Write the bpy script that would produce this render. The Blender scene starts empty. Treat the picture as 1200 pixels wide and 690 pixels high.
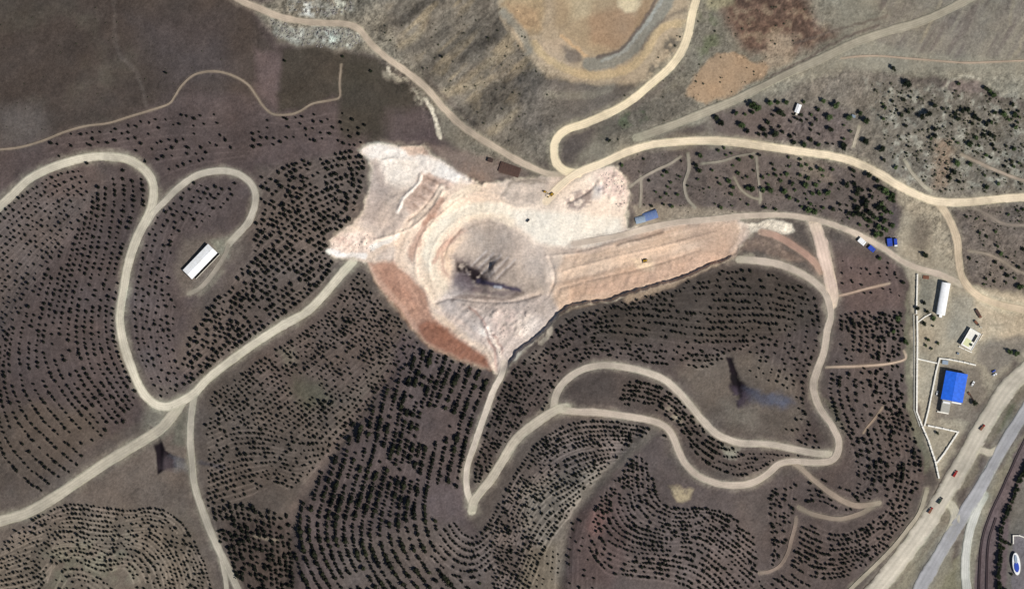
import bpy, math, random
import numpy as np

# ------------------------------------------------------------------ camera, world, sun, exposure
scene = bpy.context.scene
C = scene.collection
CAM_H = 12000.0
cam_d = bpy.data.cameras.new('camera')
cam = bpy.data.objects.new('camera', cam_d)
C.objects.link(cam)
cam.location = (0, 0, CAM_H)
cam.rotation_euler = (0, 0, 0)
cam_d.sensor_width = 36
cam_d.lens = 36 * CAM_H / 1199.0
cam_d.clip_start = 100
cam_d.clip_end = 60000
scene.camera = cam

SUN_EL, SUN_AZ = math.radians(47), math.radians(122)      # azimuth clockwise from north (+y)
world = bpy.data.worlds.new('World')
scene.world = world
world.use_nodes = True
wn = world.node_tree
bg = wn.nodes['Background']
sky = wn.nodes.new('ShaderNodeTexSky')
sky.sky_type = 'NISHITA'
sky.sun_disc = False
sky.sun_elevation = SUN_EL
sky.sun_rotation = SUN_AZ
sky.altitude = 1200
wn.links.new(sky.outputs[0], bg.inputs[0])
bg.inputs[1].default_value = 0.06
sd_ = bpy.data.lights.new('sun', 'SUN')
sun = bpy.data.objects.new('sun', sd_)
C.objects.link(sun)
sd_.energy = 4.4
sd_.angle = math.radians(0.5)
sd_.color = (1.0, 0.975, 0.94)
sun.rotation_euler = (math.pi / 2 - SUN_EL, 0, math.pi - SUN_AZ)
scene.view_settings.view_transform = 'Standard'
scene.view_settings.look = 'None'
scene.view_settings.gamma = 1
scene.view_settings.exposure = 0.0
scene.render.engine = 'CYCLES'
scene.cycles.filter_width = 1.5
scene.cycles.max_bounces = 4

rng = np.random.default_rng(7)
random.seed(7)

# ------------------------------------------------------------------ helpers: colour, noise, masks
def lin(c):
    c = np.asarray(c, float) / 255.0
    return np.where(c <= 0.04045, c / 12.92, ((c + 0.055) / 1.055) ** 2.4)
LIGHT = 1.16                      # what a level white surface returns in this daylight
def alb(c):
    return np.clip(lin(c) / LIGHT, 0.004, 0.86)

_lat = {}
def vnoise(x, y, seed):
    if seed not in _lat:
        _lat[seed] = np.random.default_rng(seed).random((256, 256)) * 2 - 1
    L = _lat[seed]
    xi = np.floor(x); yi = np.floor(y)
    fx = x - xi; fy = y - yi
    fx = fx * fx * (3 - 2 * fx); fy = fy * fy * (3 - 2 * fy)
    a = xi.astype(int) & 255; b = yi.astype(int) & 255
    a1 = (a + 1) & 255; b1 = (b + 1) & 255
    return (L[a, b] * (1 - fx) + L[a1, b] * fx) * (1 - fy) + (L[a, b1] * (1 - fx) + L[a1, b1] * fx) * fy
def fbm(x, y, scale, seed, octv=4, ang=0.0, stretch=1.0, gain=0.55):
    c, s = math.cos(ang), math.sin(ang)
    u = (x * c + y * s) / (scale * stretch)
    v = (-x * s + y * c) / scale
    r = 0; a = 1; t = 0
    for o in range(octv):
        r = r + a * vnoise(u * 2 ** o + 17.3 * o, v * 2 ** o + 5.1 * o, seed + o)
        t += a; a *= gain
    return r / t * 1.6

def smooth(pts, step=3.0, closed=False):
    P = np.array(pts, float)
    n = len(P)
    if n < 3:
        L = np.hypot(*(P[-1] - P[0])); k = max(2, int(L / step) + 1)
        return P[0] + (P[-1] - P[0]) * np.linspace(0, 1, k)[:, None]
    out = []
    rngi = range(n) if closed else range(n - 1)
    for i in rngi:
        if closed:
            p0, p1, p2, p3 = P[(i - 1) % n], P[i], P[(i + 1) % n], P[(i + 2) % n]
        else:
            p1, p2 = P[i], P[i + 1]
            p0 = P[i - 1] if i > 0 else 2 * p1 - p2
            p3 = P[i + 2] if i + 2 < n else 2 * p2 - p1
        k = max(2, int(np.hypot(*(p2 - p1)) / step) + 1)
        t = np.linspace(0, 1, k, endpoint=False)[:, None]
        out.append(0.5 * ((2 * p1) + (p2 - p0) * t + (2 * p0 - 5 * p1 + 4 * p2 - p3) * t ** 2 + (3 * p1 - p0 - 3 * p2 + p3) * t ** 3))
    if not closed:
        out.append(P[-1:])
    return np.concatenate(out)

# ------------------------------------------------------------------ the ground grid (px = metres east of photo edge, py = metres south)
def axis(lo, hi, step, far_lo, far_hi):
    core = np.arange(lo, hi + step, step)
    def out(start, end):
        r = []; s = step; p = start
        d = 1 if end > start else -1
        while abs(p - start) < abs(end - start):
            s *= 1.28; p += d * s; r.append(p)
        return r
    return np.array(out(core[0], far_lo)[::-1] + list(core) + out(core[-1], far_hi))
GX = axis(-14, 1214, 1.25, -9000, 10000)
GY = axis(-12, 702, 1.25, -9000, 10000)
nx, ny = len(GX), len(GY)
X, Y = np.meshgrid(GX, GY)              # (ny, nx)
WX = X + 3.0 * fbm(X, Y, 14, 11, 3)
WY = Y + 3.0 * fbm(X, Y, 14, 21, 3)
WX2 = X + 1.2 * fbm(X, Y, 6, 31, 2)
WY2 = Y + 1.2 * fbm(X, Y, 6, 41, 2)
# the ground beyond the frame goes on with the same soils
col = np.empty(X.shape + (3,))
H = np.zeros(X.shape)
EX = np.zeros(X.shape)                  # where nothing is planted

def box_of(P, pad):
    x0, y0 = P.min(0) - pad; x1, y1 = P.max(0) + pad
    return slice(max(0, np.searchsorted(GY, y0)), np.searchsorted(GY, y1) + 1), slice(max(0, np.searchsorted(GX, x0)), np.searchsorted(GX, x1) + 1)
def seg_dist(P, sx, sy):
    """distance to polyline and how far along it each grid point lies"""
    D = np.full(sx.shape, 1e9)
    for i in range(len(P) - 1):
        ax, ay = P[i]; bx, by = P[i + 1]
        dx, dy = bx - ax, by - ay
        L = dx * dx + dy * dy
        if L < 1e-9: continue
        t = np.clip(((sx - ax) * dx + (sy - ay) * dy) / L, 0, 1)
        d = np.hypot(sx - ax - t * dx, sy - ay - t * dy)
        D = np.minimum(D, d)
    return D
def sstep(a, b, v):
    t = np.clip((v - a) / (b - a), 0, 1)
    return t * t * (3 - 2 * t)
def inside(P, sx, sy):
    r = np.zeros(sx.shape, bool)
    n = len(P); j = n - 1
    for i in range(n):
        xi, yi = P[i]; xj, yj = P[j]
        if yi != yj:
            r ^= ((yi > sy) != (yj > sy)) & (sx < (xj - xi) * (sy - yi) / (yj - yi) + xi)
        j = i
    return r
def poly_sd(pts, warp=1):
    """slices and signed distance, positive inside"""
    P = np.array(pts, float)
    s = box_of(P, 45)
    sx, sy = (WX[s], WY[s]) if warp == 1 else (WX2[s], WY2[s]) if warp == 2 else (X[s], Y[s])
    D = seg_dist(np.vstack([P, P[:1]]), sx, sy)
    return s, np.where(inside(P, sx, sy), D, -D)
def paint_mask(s, m, c):
    c = lin(c)
    col[s] = col[s] * (1 - m[..., None]) + c * m[..., None]
def fill(pts, c, soft=6, op=1.0, warp=1, tex=None):
    s, d = poly_sd(pts, warp)
    m = sstep(-soft, soft, d) * op
    if tex is not None:
        m = m * tex[s]
    paint_mask(s, m, c)
    return s, d
def stroke(pts, w, c, soft=2, op=1.0, warp=2, curve=True, tex=None):
    P = smooth(pts, 4) if curve else np.array(pts, float)
    s = box_of(P, w + soft + 6)
    sx, sy = (WX[s], WY[s]) if warp == 1 else (WX2[s], WY2[s]) if warp == 2 else (X[s], Y[s])
    D = seg_dist(P, sx, sy)
    m = (1 - sstep(w / 2 - soft / 2, w / 2 + soft, D)) * op
    if tex is not None:
        m = m * tex[s]
    if c is not None:
        paint_mask(s, m, c)
    return s, m
def raise_line(pts, w, h, curve=True):
    P = smooth(pts, 6) if curve else np.array(pts, float)
    s = box_of(P, w * 3)
    D = seg_dist(P, X[s], Y[s])
    H[s] += h * np.exp(-(D / w) ** 2)
def raise_blob(cx, cy, rx, ry, h, ang=0):
    c, s_ = math.cos(ang), math.sin(ang)
    dx, dy = X - cx, Y - cy
    u = (dx * c + dy * s_) / rx; v = (-dx * s_ + dy * c) / ry
    H[:] += h * np.exp(-(u * u + v * v))

# ------------------------------------------------------------------ relief
H += 7 * fbm(X, Y, 230, 101, 2) + 2.4 * fbm(X, Y, 70, 111, 2) + 0.5 * fbm(X, Y, 18, 121, 2)
raise_blob(60, 380, 130, 170, 12)
raise_blob(235, 300, 75, 90, 8)
raise_blob(350, 240, 90, 100, 7)
raise_blob(800, 390, 170, 55, 15, 0.05)
raise_blob(700, 462, 45, 20, 6)
raise_blob(640, 600, 70, 60, 7)
raise_blob(800, 640, 90, 60, 9)
raise_blob(455, 560, 80, 110, 8)
raise_blob(985, 620, 50, 60, 6)
raise_blob(1010, 430, 35, 110, 7)
raise_blob(150, 650, 120, 40, 6)
raise_line([(460, 430), (420, 480), (385, 535), (345, 595), (338, 650), (335, 700)], 12, -4.5)
raise_line([(745, 505), (715, 540), (690, 575), (668, 610), (658, 660), (650, 700)], 10, -5)
raise_line([(135, 200), (90, 260), (45, 330), (0, 400)], 16, 3.5)
raise_line([(258, 595), (300, 600), (325, 608)], 6, 1.2)
RUG = fbm(X, Y, 9, 131, 3)
hills_n = sstep(560, 470, X + Y * 0.0) * 0
for a, b, hh in [((455, 40), (520, 5), 5), ((490, 75), (560, 25), -5), ((510, 100), (600, 40), 5), ((530, 130), (610, 80), -5), ((560, 150), (640, 100), 4), ((420, 20), (460, -10), 4), ((590, 160), (650, 130), -3)]:
    raise_line([a, b], 11, hh, False)

# ------------------------------------------------------------------ ground colours (soil, rock, dry grass)
col[:] = lin((96, 87, 80))
NB = fbm(X, Y, 60, 201, 4); NS = fbm(X, Y, 12, 211, 3)
pos = lambda v, a=0.0, b=0.6: sstep(a, b, v)
# north-west steppe
fill([(-60, -60), (285, -60), (300, 12), (350, 60), (420, 70), (500, 120), (520, 185), (430, 175), (400, 240), (200, 220), (-60, 260)], (92, 80, 76), 12)
fill([(-60, -60), (270, -60), (300, 20), (325, 60), (320, 120), (220, 100), (150, 140), (-60, 185)], (81, 71, 64), 10)
fill([(0, 0), (150, 0), (170, 60), (120, 150), (0, 170)], (92, 85, 74), 30, 0.6, tex=pos(NB))
fill([(150, 20), (260, 20), (280, 90), (200, 110)], (86, 77, 74), 22, 0.8)
fill([(0, 130), (50, 120), (60, 160), (0, 175)], (112, 104, 98), 14, 0.6)
fill([(60, 60), (140, 40), (150, 120), (60, 140)], (74, 66, 61), 22, 0.5, tex=pos(fbm(X, Y, 30, 231, 3)))
stroke([(134, 0), (138, 60), (160, 85), (172, 125)], 3, (108, 98, 90), 3, 0.5)
fill([(298, 60), (330, 62), (325, 130), (300, 108)], (112, 96, 92), 5, 0.8)
fill([(332, 58), (365, 54), (420, 62), (470, 82), (400, 112), (352, 128), (325, 130)], (74, 67, 57), 5, 0.9)
fill([(398, 70), (440, 75), (470, 86), (500, 112), (515, 150), (455, 170), (400, 170), (395, 120)], (74, 68, 58), 7, 0.9)
fill([(455, 130), (505, 125), (515, 172), (450, 172)], (102, 88, 86), 12, 0.7)
fill([(300, 165), (430, 160), (425, 190), (330, 205), (290, 190)], (104, 90, 86), 10, 0.7)
# dump of pale rubble beside the upper road
RB = fbm(X, Y, 6, 241, 3)
fill([(300, 15), (330, -10), (440, -10), (470, 40), (500, 95), (560, 150), (620, 180), (640, 205), (560, 190), (520, 165), (505, 120), (470, 80), (430, 62), (380, 58), (330, 52)], (136, 126, 112), 5, 0.85)
fill([(318, 24), (345, 32), (410, 34), (428, 46), (410, 56), (380, 54), (350, 52), (325, 44)], (176, 172, 164), 4, 0.95, tex=0.35 + 0.65 * pos(RB, -.3, .5))
fill([(335, -8), (412, -8), (414, 14), (380, 20), (340, 20)], (160, 154, 146), 4, 0.9, tex=pos(RB, -.4, .5))
fill([(352, 4), (366, 4), (366, 20), (352, 20)], (222, 220, 218), 4, 0.9, tex=pos(RB, -.5, .3))
fill([(394, 2), (406, 2), (405, 18), (394, 18)], (220, 215, 200), 3, 0.9, tex=pos(RB, -.5, .3))
fill([(380, 38), (404, 42), (402, 54), (384, 50)], (205, 212, 205), 4, 0.8, tex=pos(RB, -.5, .3))
# hills in the north between the roads
fill([(415, -60), (600, -60), (640, 100), (665, 140), (650, 200), (600, 175), (555, 150), (515, 110), (470, 62)], (126, 116, 104), 8)
STR = fbm(X, Y, 11, 251, 3, ang=-0.75, stretch=4)
fill([(440, -20), (600, -20), (640, 110), (560, 130), (480, 60)], (154, 134, 110), 10, 0.75, tex=pos(STR, 0.0, 0.7))
fill([(440, -20), (600, -20), (650, 160), (560, 140), (480, 60)], (92, 86, 76), 10, 0.75, tex=pos(-STR, 0.1, 0.7))
for p in [[(505, 125), (530, 108), (570, 75), (600, 58)], [(520, 108), (540, 105), (565, 98)], [(575, 155), (590, 145), (610, 128)], [(470, 55), (490, 40), (500, 18)]]:
    stroke(p, 5, (170, 148, 122), 6, 0.5)
fill([(600, 90), (700, 92), (780, 100), (660, 150), (640, 160), (610, 150)], (122, 113, 104), 8, 0.8)
# excavation in the north
fill([(570, -60), (830, -60), (815, 20), (800, 66), (760, 100), (700, 100), (640, 92), (615, 60), (590, 25)], (186, 160, 134), 4)
fill([(578, -60), (640, -60), (638, 15), (634, 38), (620, 40), (603, 26), (588, 8)], (182, 152, 118), 4)
fill([(590, 5), (630, 10), (632, 35), (612, 34)], (186, 148, 112), 5, 0.8)
fill([(648, -60), (735, -60), (720, 30), (735, 50), (700, 70), (660, 40), (648, 30)], (180, 152, 122), 6, 1)
fill([(660, -30), (700, -30), (690, 20), (668, 24)], (202, 178, 146), 8, 0.8)
fill([(690, 20), (725, 10), (755, 20), (740, 46), (720, 60), (690, 50)], (172, 136, 108), 7, 0.8)
fill([(714, -60), (760, -60), (752, 10), (735, 14), (722, 8)], (226, 204, 172), 3, 0.95)
fill([(760, -60), (790, -60), (778, 15), (750, 45), (735, 58), (745, 30)], (168, 136, 106), 5, 0.9)
fill([(625, 50), (660, 45), (680, 70), (660, 84), (635, 72)], (198, 168, 142), 6, 0.8)
fill([(658, 57), (680, 57), (684, 72), (664, 74)], (128, 114, 104), 4, 0.9)
stroke([(658, 44), (670, 52), (684, 64), (696, 76)], 3.5, (214, 172, 130), 2, 0.9)
stroke([(793, -20), (775, 12), (755, 38), (737, 60), (715, 72), (690, 76)], 15, (148, 140, 130), 3, 0.95)
stroke([(778, -20), (765, 8), (748, 34), (728, 58), (700, 68)], 3, (104, 94, 88), 2, 0.8)
stroke([(786, -20), (770, 10), (750, 38), (732, 60), (706, 72)], 3, (176, 172, 168), 2, 0.7)
stroke([(806, 28), (785, 30), (768, 40), (757, 62), (738, 80), (712, 88), (685, 88), (660, 80), (640, 68), (625, 52)], 8, (206, 174, 134), 3, 0.95)
stroke([(803, 12), (780, 22), (766, 34), (752, 58)], 3, (110, 98, 88), 3, 0.6)
fill([(780, 42), (798, 48), (790, 68), (778, 60)], (104, 98, 88), 3, 0.85, tex=pos(RB, -.7, .2))
fill([(762, 76), (785, 72), (770, 92), (758, 90)], (104, 98, 88), 3, 0.85, tex=pos(RB, -.7, .2))
stroke([(590, 15), (612, 40), (620, 60)], 8, (140, 136, 128), 4, 0.7)
stroke([(720, 108), (760, 95), (775, 82)], 4, (96, 88, 78), 4, 0.6)
stroke([(640, 112), (690, 112), (715, 104)], 6, (150, 138, 124), 5, 0.6)
# east of the pale road
fill([(823, -60), (1220, -60), (1220, 90), (1000, 90), (900, 120), (790, 150), (740, 180), (670, 195), (700, 150), (760, 120), (800, 75), (815, 20)], (132, 122, 108), 8)
fill([(838, -40), (950, -40), (990, 35), (930, 65), (880, 62), (850, 30)], (112, 88, 74), 8, 0.95)
MOT = fbm(X, Y, 7, 261, 3)
fill([(845, -20), (940, -20), (980, 40), (900, 70), (860, 40)], (142, 120, 100), 6, 0.8, tex=pos(MOT, -0.1, 0.6))
fill([(845, -20), (940, -20), (980, 40), (900, 70), (860, 40)], (84, 68, 58), 6, 0.8, tex=pos(-MOT, 0.1, 0.6))
fill([(820, 18), (842, 5), (842, 60), (822, 72)], (96, 108, 72), 7, 0.55, tex=pos(NS, -0.4, 0.5))
fill([(815, -40), (860, -40), (860, 5), (830, 12)], (166, 152, 120), 6, 0.8)
fill([(905, 40), (930, 40), (930, 75), (890, 85)], (176, 150, 128), 7, 0.7)
fill([(925, -40), (1000, -40), (1040, 20), (1000, 40), (960, 30)], (146, 136, 122), 10, 0.9)
fill([(842, 62), (865, 62), (885, 73), (902, 78), (895, 94), (870, 104), (850, 118), (828, 122), (806, 112), (803, 103), (822, 78)], (176, 142, 113), 2.5, 0.97)
fill([(700, 148), (760, 120), (800, 100), (815, 125), (770, 150), (700, 165)], (104, 98, 88), 6, 0.8)
fill([(720, 135), (760, 122), (762, 140), (730, 152), (700, 160)], (84, 96, 68), 5, 0.6, tex=pos(NS, -0.3, 0.4))
fill([(1000, -60), (1300, -60), (1300, 75), (1130, 72), (1060, 65), (1010, 50), (1040, 20)], (138, 127, 117), 8, 0.95)
PL = fbm(X, Y, 5, 271, 3, ang=-1.05, stretch=9)
fill([(1000, -60), (1300, -60), (1300, 75), (1130, 72), (1060, 65), (1030, 20)], (152, 140, 126), 8, 0.55, tex=pos(PL, 0, 0.8))
fill([(1000, -60), (1300, -60), (1300, 75), (1130, 72), (1060, 65), (1030, 20)], (108, 98, 92), 8, 0.5, tex=pos(-PL, 0, 0.8))
stroke([(1103, 0), (1092, 25), (1078, 50)], 2.5, (168, 152, 132), 2, 0.8)
stroke([(1200, 40), (1192, 60), (1184, 72)], 2.5, (160, 146, 128), 2, 0.7)
stroke([(1187, 0), (1182, 30)], 2, (158, 144, 126), 2, 0.6)
fill([(1000, 45), (1060, 60), (1140, 70), (1300, 66), (1300, 125), (1190, 118), (1110, 92), (1050, 86), (960, 92), (880, 130), (800, 150), (760, 158), (860, 112), (930, 75)], (154, 144, 130), 6, 0.95)
fill([(1110, 95), (1145, 92), (1158, 105), (1140, 124), (1115, 122), (1105, 108)], (124, 110, 104), 4, 0.9)
stroke([(1106, 108), (1112, 96), (1130, 90), (1148, 94)], 2, (176, 166, 152), 2, 0.8)
# scrubland between and around the groves
fill([(900, 112), (990, 80), (1100, 100), (1200, 125), (1300, 130), (1300, 235), (1180, 228), (1090, 235), (1040, 205), (960, 172), (830, 160), (820, 128)], (130, 120, 110), 8, 0.95)
fill([(1020, 100), (1090, 105), (1200, 130), (1300, 150), (1300, 225), (1100, 228), (1055, 200), (1010, 170)], (126, 118, 108), 8, 0.9)
fill([(1010, 95), (1240, 120), (1240, 220), (1060, 220)], (176, 170, 160), 8, 0.6, tex=pos(MOT, 0.05, 0.7))
fill([(1010, 95), (1240, 120), (1240, 220), (1060, 220)], (84, 82, 66), 8, 0.45, tex=pos(-MOT, 0.1, 0.7))
fill([(900, 125), (990, 130), (1000, 172), (900, 168), (838, 160), (835, 128)], (108, 95, 90), 7, 0.8)
fill([(735, 178), (800, 172), (900, 178), (980, 188), (1050, 222), (1072, 260), (1040, 290), (960, 255), (860, 250), (760, 262), (732, 245)], (106, 95, 88), 6, 0.95)
fill([(740, 240), (800, 240), (870, 248), (800, 262), (745, 270)], (168, 148, 130), 5, 0.8)
fill([(928, 178), (960, 188), (975, 212), (940, 208)], (150, 130, 114), 7, 0.7)
fill([(1100, 240), (1230, 235), (1230, 350), (1170, 350), (1135, 320)], (118, 107, 98), 5, 0.9)
fill([(1050, 222), (1100, 240), (1118, 290), (1125, 330), (1075, 320), (1050, 300), (1052, 250)], (174, 156, 136), 5, 0.95)
fill([(1072, 250), (1092, 262), (1084, 300), (1066, 290)], (122, 108, 96), 6, 0.7)
fill([(1095, 165), (1115, 165), (1112, 215), (1095, 225)], (146, 122, 104), 7, 0.7)
fill([(1044, 240), (1058, 244), (1054, 266), (1042, 268)], (84, 76, 76), 4, 0.7)
# east plain with the compound
fill([(1060, 306), (1125, 325), (1145, 345), (1230, 350), (1230, 430), (1190, 420), (1150, 470), (1100, 560), (1080, 510), (1068, 440), (1068, 360)], (176, 161, 143), 5, 0.97)
fill([(1130, 335), (1230, 350), (1230, 392), (1180, 400), (1150, 395), (1148, 360)], (208, 184, 158), 7, 0.95)
fill([(1140, 335), (1175, 352), (1230, 358), (1230, 372), (1170, 366), (1145, 352)], (230, 212, 186), 4, 0.85)
fill([(1115, 345), (1140, 350), (1145, 390), (1112, 400)], (162, 152, 140), 7, 0.8)
fill([(1078, 322), (1098, 328), (1092, 372), (1078, 370)], (132, 124, 112), 4, 0.8)
fill([(1145, 402), (1200, 392), (1220, 400), (1190, 420), (1165, 440), (1146, 425)], (130, 120, 114), 5, 0.8)
fill([(1104, 425), (1145, 430), (1155, 455), (1142, 492), (1098, 492), (1094, 470)], (132, 118, 108), 4, 0.8)
fill([(1078, 384), (1100, 388), (1096, 420), (1078, 418)], (162, 146, 128), 5, 0.8)
# south-east: highway verges, railway land and the town's edge
fill([(1120, 690), (1160, 560), (1230, 470), (1230, 760), (1000, 760), (1060, 640), (1110, 560)], (142, 132, 116), 4, 1)
fill([(1196, 520), (1230, 480), (1230, 760), (1140, 760), (1142, 680), (1148, 630), (1168, 580)], (110, 96, 96), 3, 0.97)
fill([(1200, 560), (1230, 540), (1230, 760), (1178, 760), (1178, 660), (1184, 600)], (118, 112, 104), 3, 0.95)
fill([(1187, 626), (1230, 622), (1230, 700), (1184, 700)], (122, 114, 118), 2, 0.9)
fill([(1085, 720), (1100, 690), (1125, 650), (1136, 625), (1130, 660), (1130, 720)], (134, 126, 104), 3, 0.9)
for e in [[(1122, 568), (1124, 552), (1133, 540), (1146, 541), (1147, 552), (1136, 570), (1124, 574)],
          [(1112, 592), (1113, 612), (1090, 640), (1062, 672), (1050, 690), (1040, 692), (1075, 655), (1100, 605)],
          [(1155, 520), (1158, 500), (1185, 460), (1215, 430), (1222, 440), (1190, 490), (1168, 518)]]:
    fill(e, (120, 110, 96), 2, 0.95, 2)
fill([(1168, 505), (1185, 472), (1192, 475), (1178, 505)], (84, 92, 68), 4, 0.7)
fill([(1076, 665), (1100, 630), (1104, 634), (1080, 672)], (92, 86, 72), 4, 0.7)
# planted hills
PLANT = (96, 85, 81)
fill([(-60, 240), (30, 215), (100, 186), (160, 190), (172, 220), (150, 300), (138, 370), (160, 460), (175, 480), (120, 520), (60, 560), (-60, 590)], (92, 82, 78), 5)
fill([(-60, 250), (30, 215), (120, 190), (130, 205), (90, 265), (40, 330), (0, 400), (-60, 440)], (116, 106, 100), 12, 0.85)
fill([(50, 195), (110, 185), (120, 215), (80, 235), (50, 230)], (116, 100, 92), 9, 0.6)
fill([(40, 470), (110, 480), (130, 510), (60, 560), (-60, 590), (-60, 500)], (102, 92, 80), 12, 0.7)
fill([(180, 235), (250, 205), (290, 210), (296, 245), (260, 300), (300, 330), (330, 375), (260, 420), (215, 455), (175, 450), (155, 400), (150, 330)], (98, 88, 84), 6)
fill([(300, 200), (430, 175), (425, 240), (385, 285), (385, 310), (360, 345), (300, 380), (240, 440), (200, 430), (230, 350), (290, 300)], (106, 96, 88), 8, 0.9)
fill([(240, 455), (330, 395), (420, 320), (440, 335), (480, 385), (480, 420), (430, 480), (345, 590), (335, 690), (280, 690), (240, 560)], (100, 91, 82), 8)
fill([(300, 380), (400, 330), (440, 350), (470, 400), (420, 450), (330, 470), (290, 440)], (110, 98, 90), 12, 0.7)
fill([(345, 440), (375, 448), (390, 470), (360, 478), (342, 460)], (96, 98, 80), 9, 0.6)
fill([(325, 410), (345, 408), (350, 425), (335, 430)], (130, 124, 108), 6, 0.5)
fill([(255, 610), (345, 605), (345, 720), (280, 720)], (78, 68, 62), 8, 0.8)
fill([(470, 390), (520, 415), (580, 435), (560, 500), (540, 560), (550, 610), (580, 640), (560, 720), (345, 720), (345, 610), (385, 540), (440, 470)], (94, 83, 80), 7)
fill([(400, 640), (520, 600), (560, 640), (560, 720), (390, 720)], (108, 98, 90), 14, 0.6)
fill([(500, 565), (548, 570), (550, 600), (512, 612), (498, 590)], (104, 92, 90), 7, 0.7)
stroke([(462, 432), (430, 470), (405, 505), (385, 535), (350, 588), (340, 620)], 7, (118, 104, 96), 5, 0.6)
stroke([(300, 628), (325, 632)], 3, (160, 146, 126), 2, 0.6)
fill([(565, 440), (600, 412), (650, 385), (700, 362), (780, 345), (845, 312), (900, 315), (945, 330), (965, 350), (960, 420), (945, 460), (965, 520), (860, 515), (800, 450), (720, 425), (660, 440), (600, 520), (560, 560), (550, 520)], (86, 76, 71), 4)
fill([(700, 362), (840, 312), (900, 314), (950, 335), (960, 380), (880, 400), (760, 400), (690, 400)], (76, 68, 61), 9, 0.85)
fill([(790, 432), (880, 410), (930, 440), (945, 490), (930, 515), (860, 512), (820, 480)], (104, 94, 84), 10, 0.9)
fill([(845, 470), (890, 480), (885, 500), (855, 495)], (126, 116, 104), 8, 0.6)
fill([(665, 445), (700, 434), (735, 436), (790, 462), (835, 515), (970, 540), (930, 535), (870, 560), (800, 540), (775, 500), (720, 480), (665, 474)], (90, 80, 74), 3)
fill([(776, 475), (792, 480), (800, 495), (785, 492)], (150, 138, 122), 4, 0.8, tex=pos(NS, -.6, .2))
fill([(845, 520), (865, 524), (862, 536), (848, 532)], (160, 156, 142), 4, 0.55)
fill([(560, 625), (600, 565), (650, 495), (720, 485), (770, 500), (700, 570), (665, 610), (660, 720), (560, 720)], (104, 94, 88), 6)
fill([(610, 570), (690, 545), (715, 548), (665, 620), (640, 640), (610, 620)], (120, 112, 102), 10, 0.75)
fill([(620, 640), (660, 630), (658, 720), (600, 720), (612, 670)], (116, 106, 90), 9, 0.7)
fill([(730, 540), (770, 505), (800, 560), (870, 572), (930, 555), (905, 640), (890, 690), (880, 720), (660, 720), (665, 615), (700, 570)], (100, 89, 84), 6)
fill([(665, 600), (725, 570), (740, 620), (720, 690), (665, 680)], (94, 78, 74), 12, 0.7)
fill([(690, 600), (712, 600), (705, 625), (690, 625)], (112, 84, 78), 7, 0.6)
stroke([(765, 505), (725, 540), (700, 562), (690, 575), (670, 600), (660, 625), (655, 680)], 9, (126, 116, 106), 6, 0.7)
fill([(782, 568), (797, 566), (812, 572), (808, 586), (792, 584)], (190, 166, 134), 3, 0.9, tex=pos(NS, -.8, .1))
fill([(860, 575), (900, 560), (905, 610), (885, 625), (862, 600)], (100, 90, 84), 7, 0.7)
fill([(975, 280), (1040, 298), (1066, 330), (1068, 440), (1080, 520), (1085, 560), (1040, 640), (990, 700), (900, 720), (890, 640), (920, 560), (985, 545), (990, 510), (960, 470), (975, 400)], (98, 86, 80), 4)
fill([(985, 300), (1045, 305), (1062, 360), (1000, 370), (984, 350)], (110, 92, 86), 7, 0.7)
fill([(1066, 330), (1070, 480), (1092, 545), (1085, 555), (1062, 480), (1060, 380)], (132, 126, 106), 3, 0.8)
fill([(950, 455), (985, 480), (990, 510), (968, 478)], (110, 104, 88), 3, 0.7)
fill([(-60, 640), (0, 618), (100, 572), (165, 530), (180, 475), (225, 470), (226, 560), (250, 640), (262, 720), (-60, 720)], (112, 101, 92), 5)
fill([(100, 575), (160, 530), (225, 540), (232, 590), (100, 585)], (108, 97, 88), 6, 0.8)
fill([(0, 640), (90, 600), (220, 600), (245, 690), (245, 720), (-60, 720)], (112, 102, 90), 14, 0.8)
fill([(50, 645), (150, 625), (160, 680), (60, 690)], (124, 120, 104), 12, 0.6, tex=pos(NS, -.4, .5))
fill([(170, 475), (205, 480), (205, 500), (185, 520), (165, 500)], (118, 112, 100), 6, 0.8)
fill([(205, 480), (222, 480), (222, 520), (205, 520)], (106, 104, 92), 5, 0.8)
fill([(215, 280), (280, 270), (286, 290), (240, 345), (212, 345), (204, 318)], (122, 112, 102), 8, 0.85)
fill([(248, 282), (272, 276), (268, 298), (258, 300)], (150, 148, 134), 5, 0.9)
stroke([(262, 318), (245, 335), (235, 345)], 4, (156, 146, 130), 4, 0.5)

# ------------------------------------------------------------------ the quarry
Q = [(421, 177), (430, 170), (445, 168), (470, 171), (497, 170), (504, 180), (520, 190), (545, 205), (565, 216), (600, 210), (625, 207), (660, 206), (690, 200), (716, 194), (722, 196), (734, 210), (738, 228), (733, 252), (735, 268), (790, 260), (862, 256), (878, 262), (880, 272), (868, 290), (862, 300), (842, 309), (834.7, 310), (810.6, 323), (779, 333), (738, 345), (714, 353.6), (673, 358), (656, 369), (645, 382), (625, 400), (607, 413), (597, 428), (584, 440), (575, 432), (550, 426), (525, 414), (503, 405), (485, 385), (470, 365), (450, 343), (438, 325), (430, 308), (410, 306), (388, 301), (385, 293), (387, 282), (398, 272), (412, 262), (426, 245), (433, 215), (436, 198), (432, 188)]
qs, qd = poly_sd(Q, 2)
spill = sstep(-9, -0.5, qd) * sstep(-0.5, 0.5, fbm(X[qs], Y[qs], 9, 305, 3)) * 0.42 * sstep(4, 14, seg_dist(np.array([(645, 382), (656, 369), (673, 358), (714, 353.6), (779, 333), (834.7, 310)], float), X[qs], Y[qs]))
paint_mask(qs, spill, (190, 168, 150))      # dust and loose spoil spilt past the edge
qm = sstep(-1.6, 2.2, qd + 1.6 * fbm(X[qs], Y[qs], 4, 307, 2))
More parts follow.
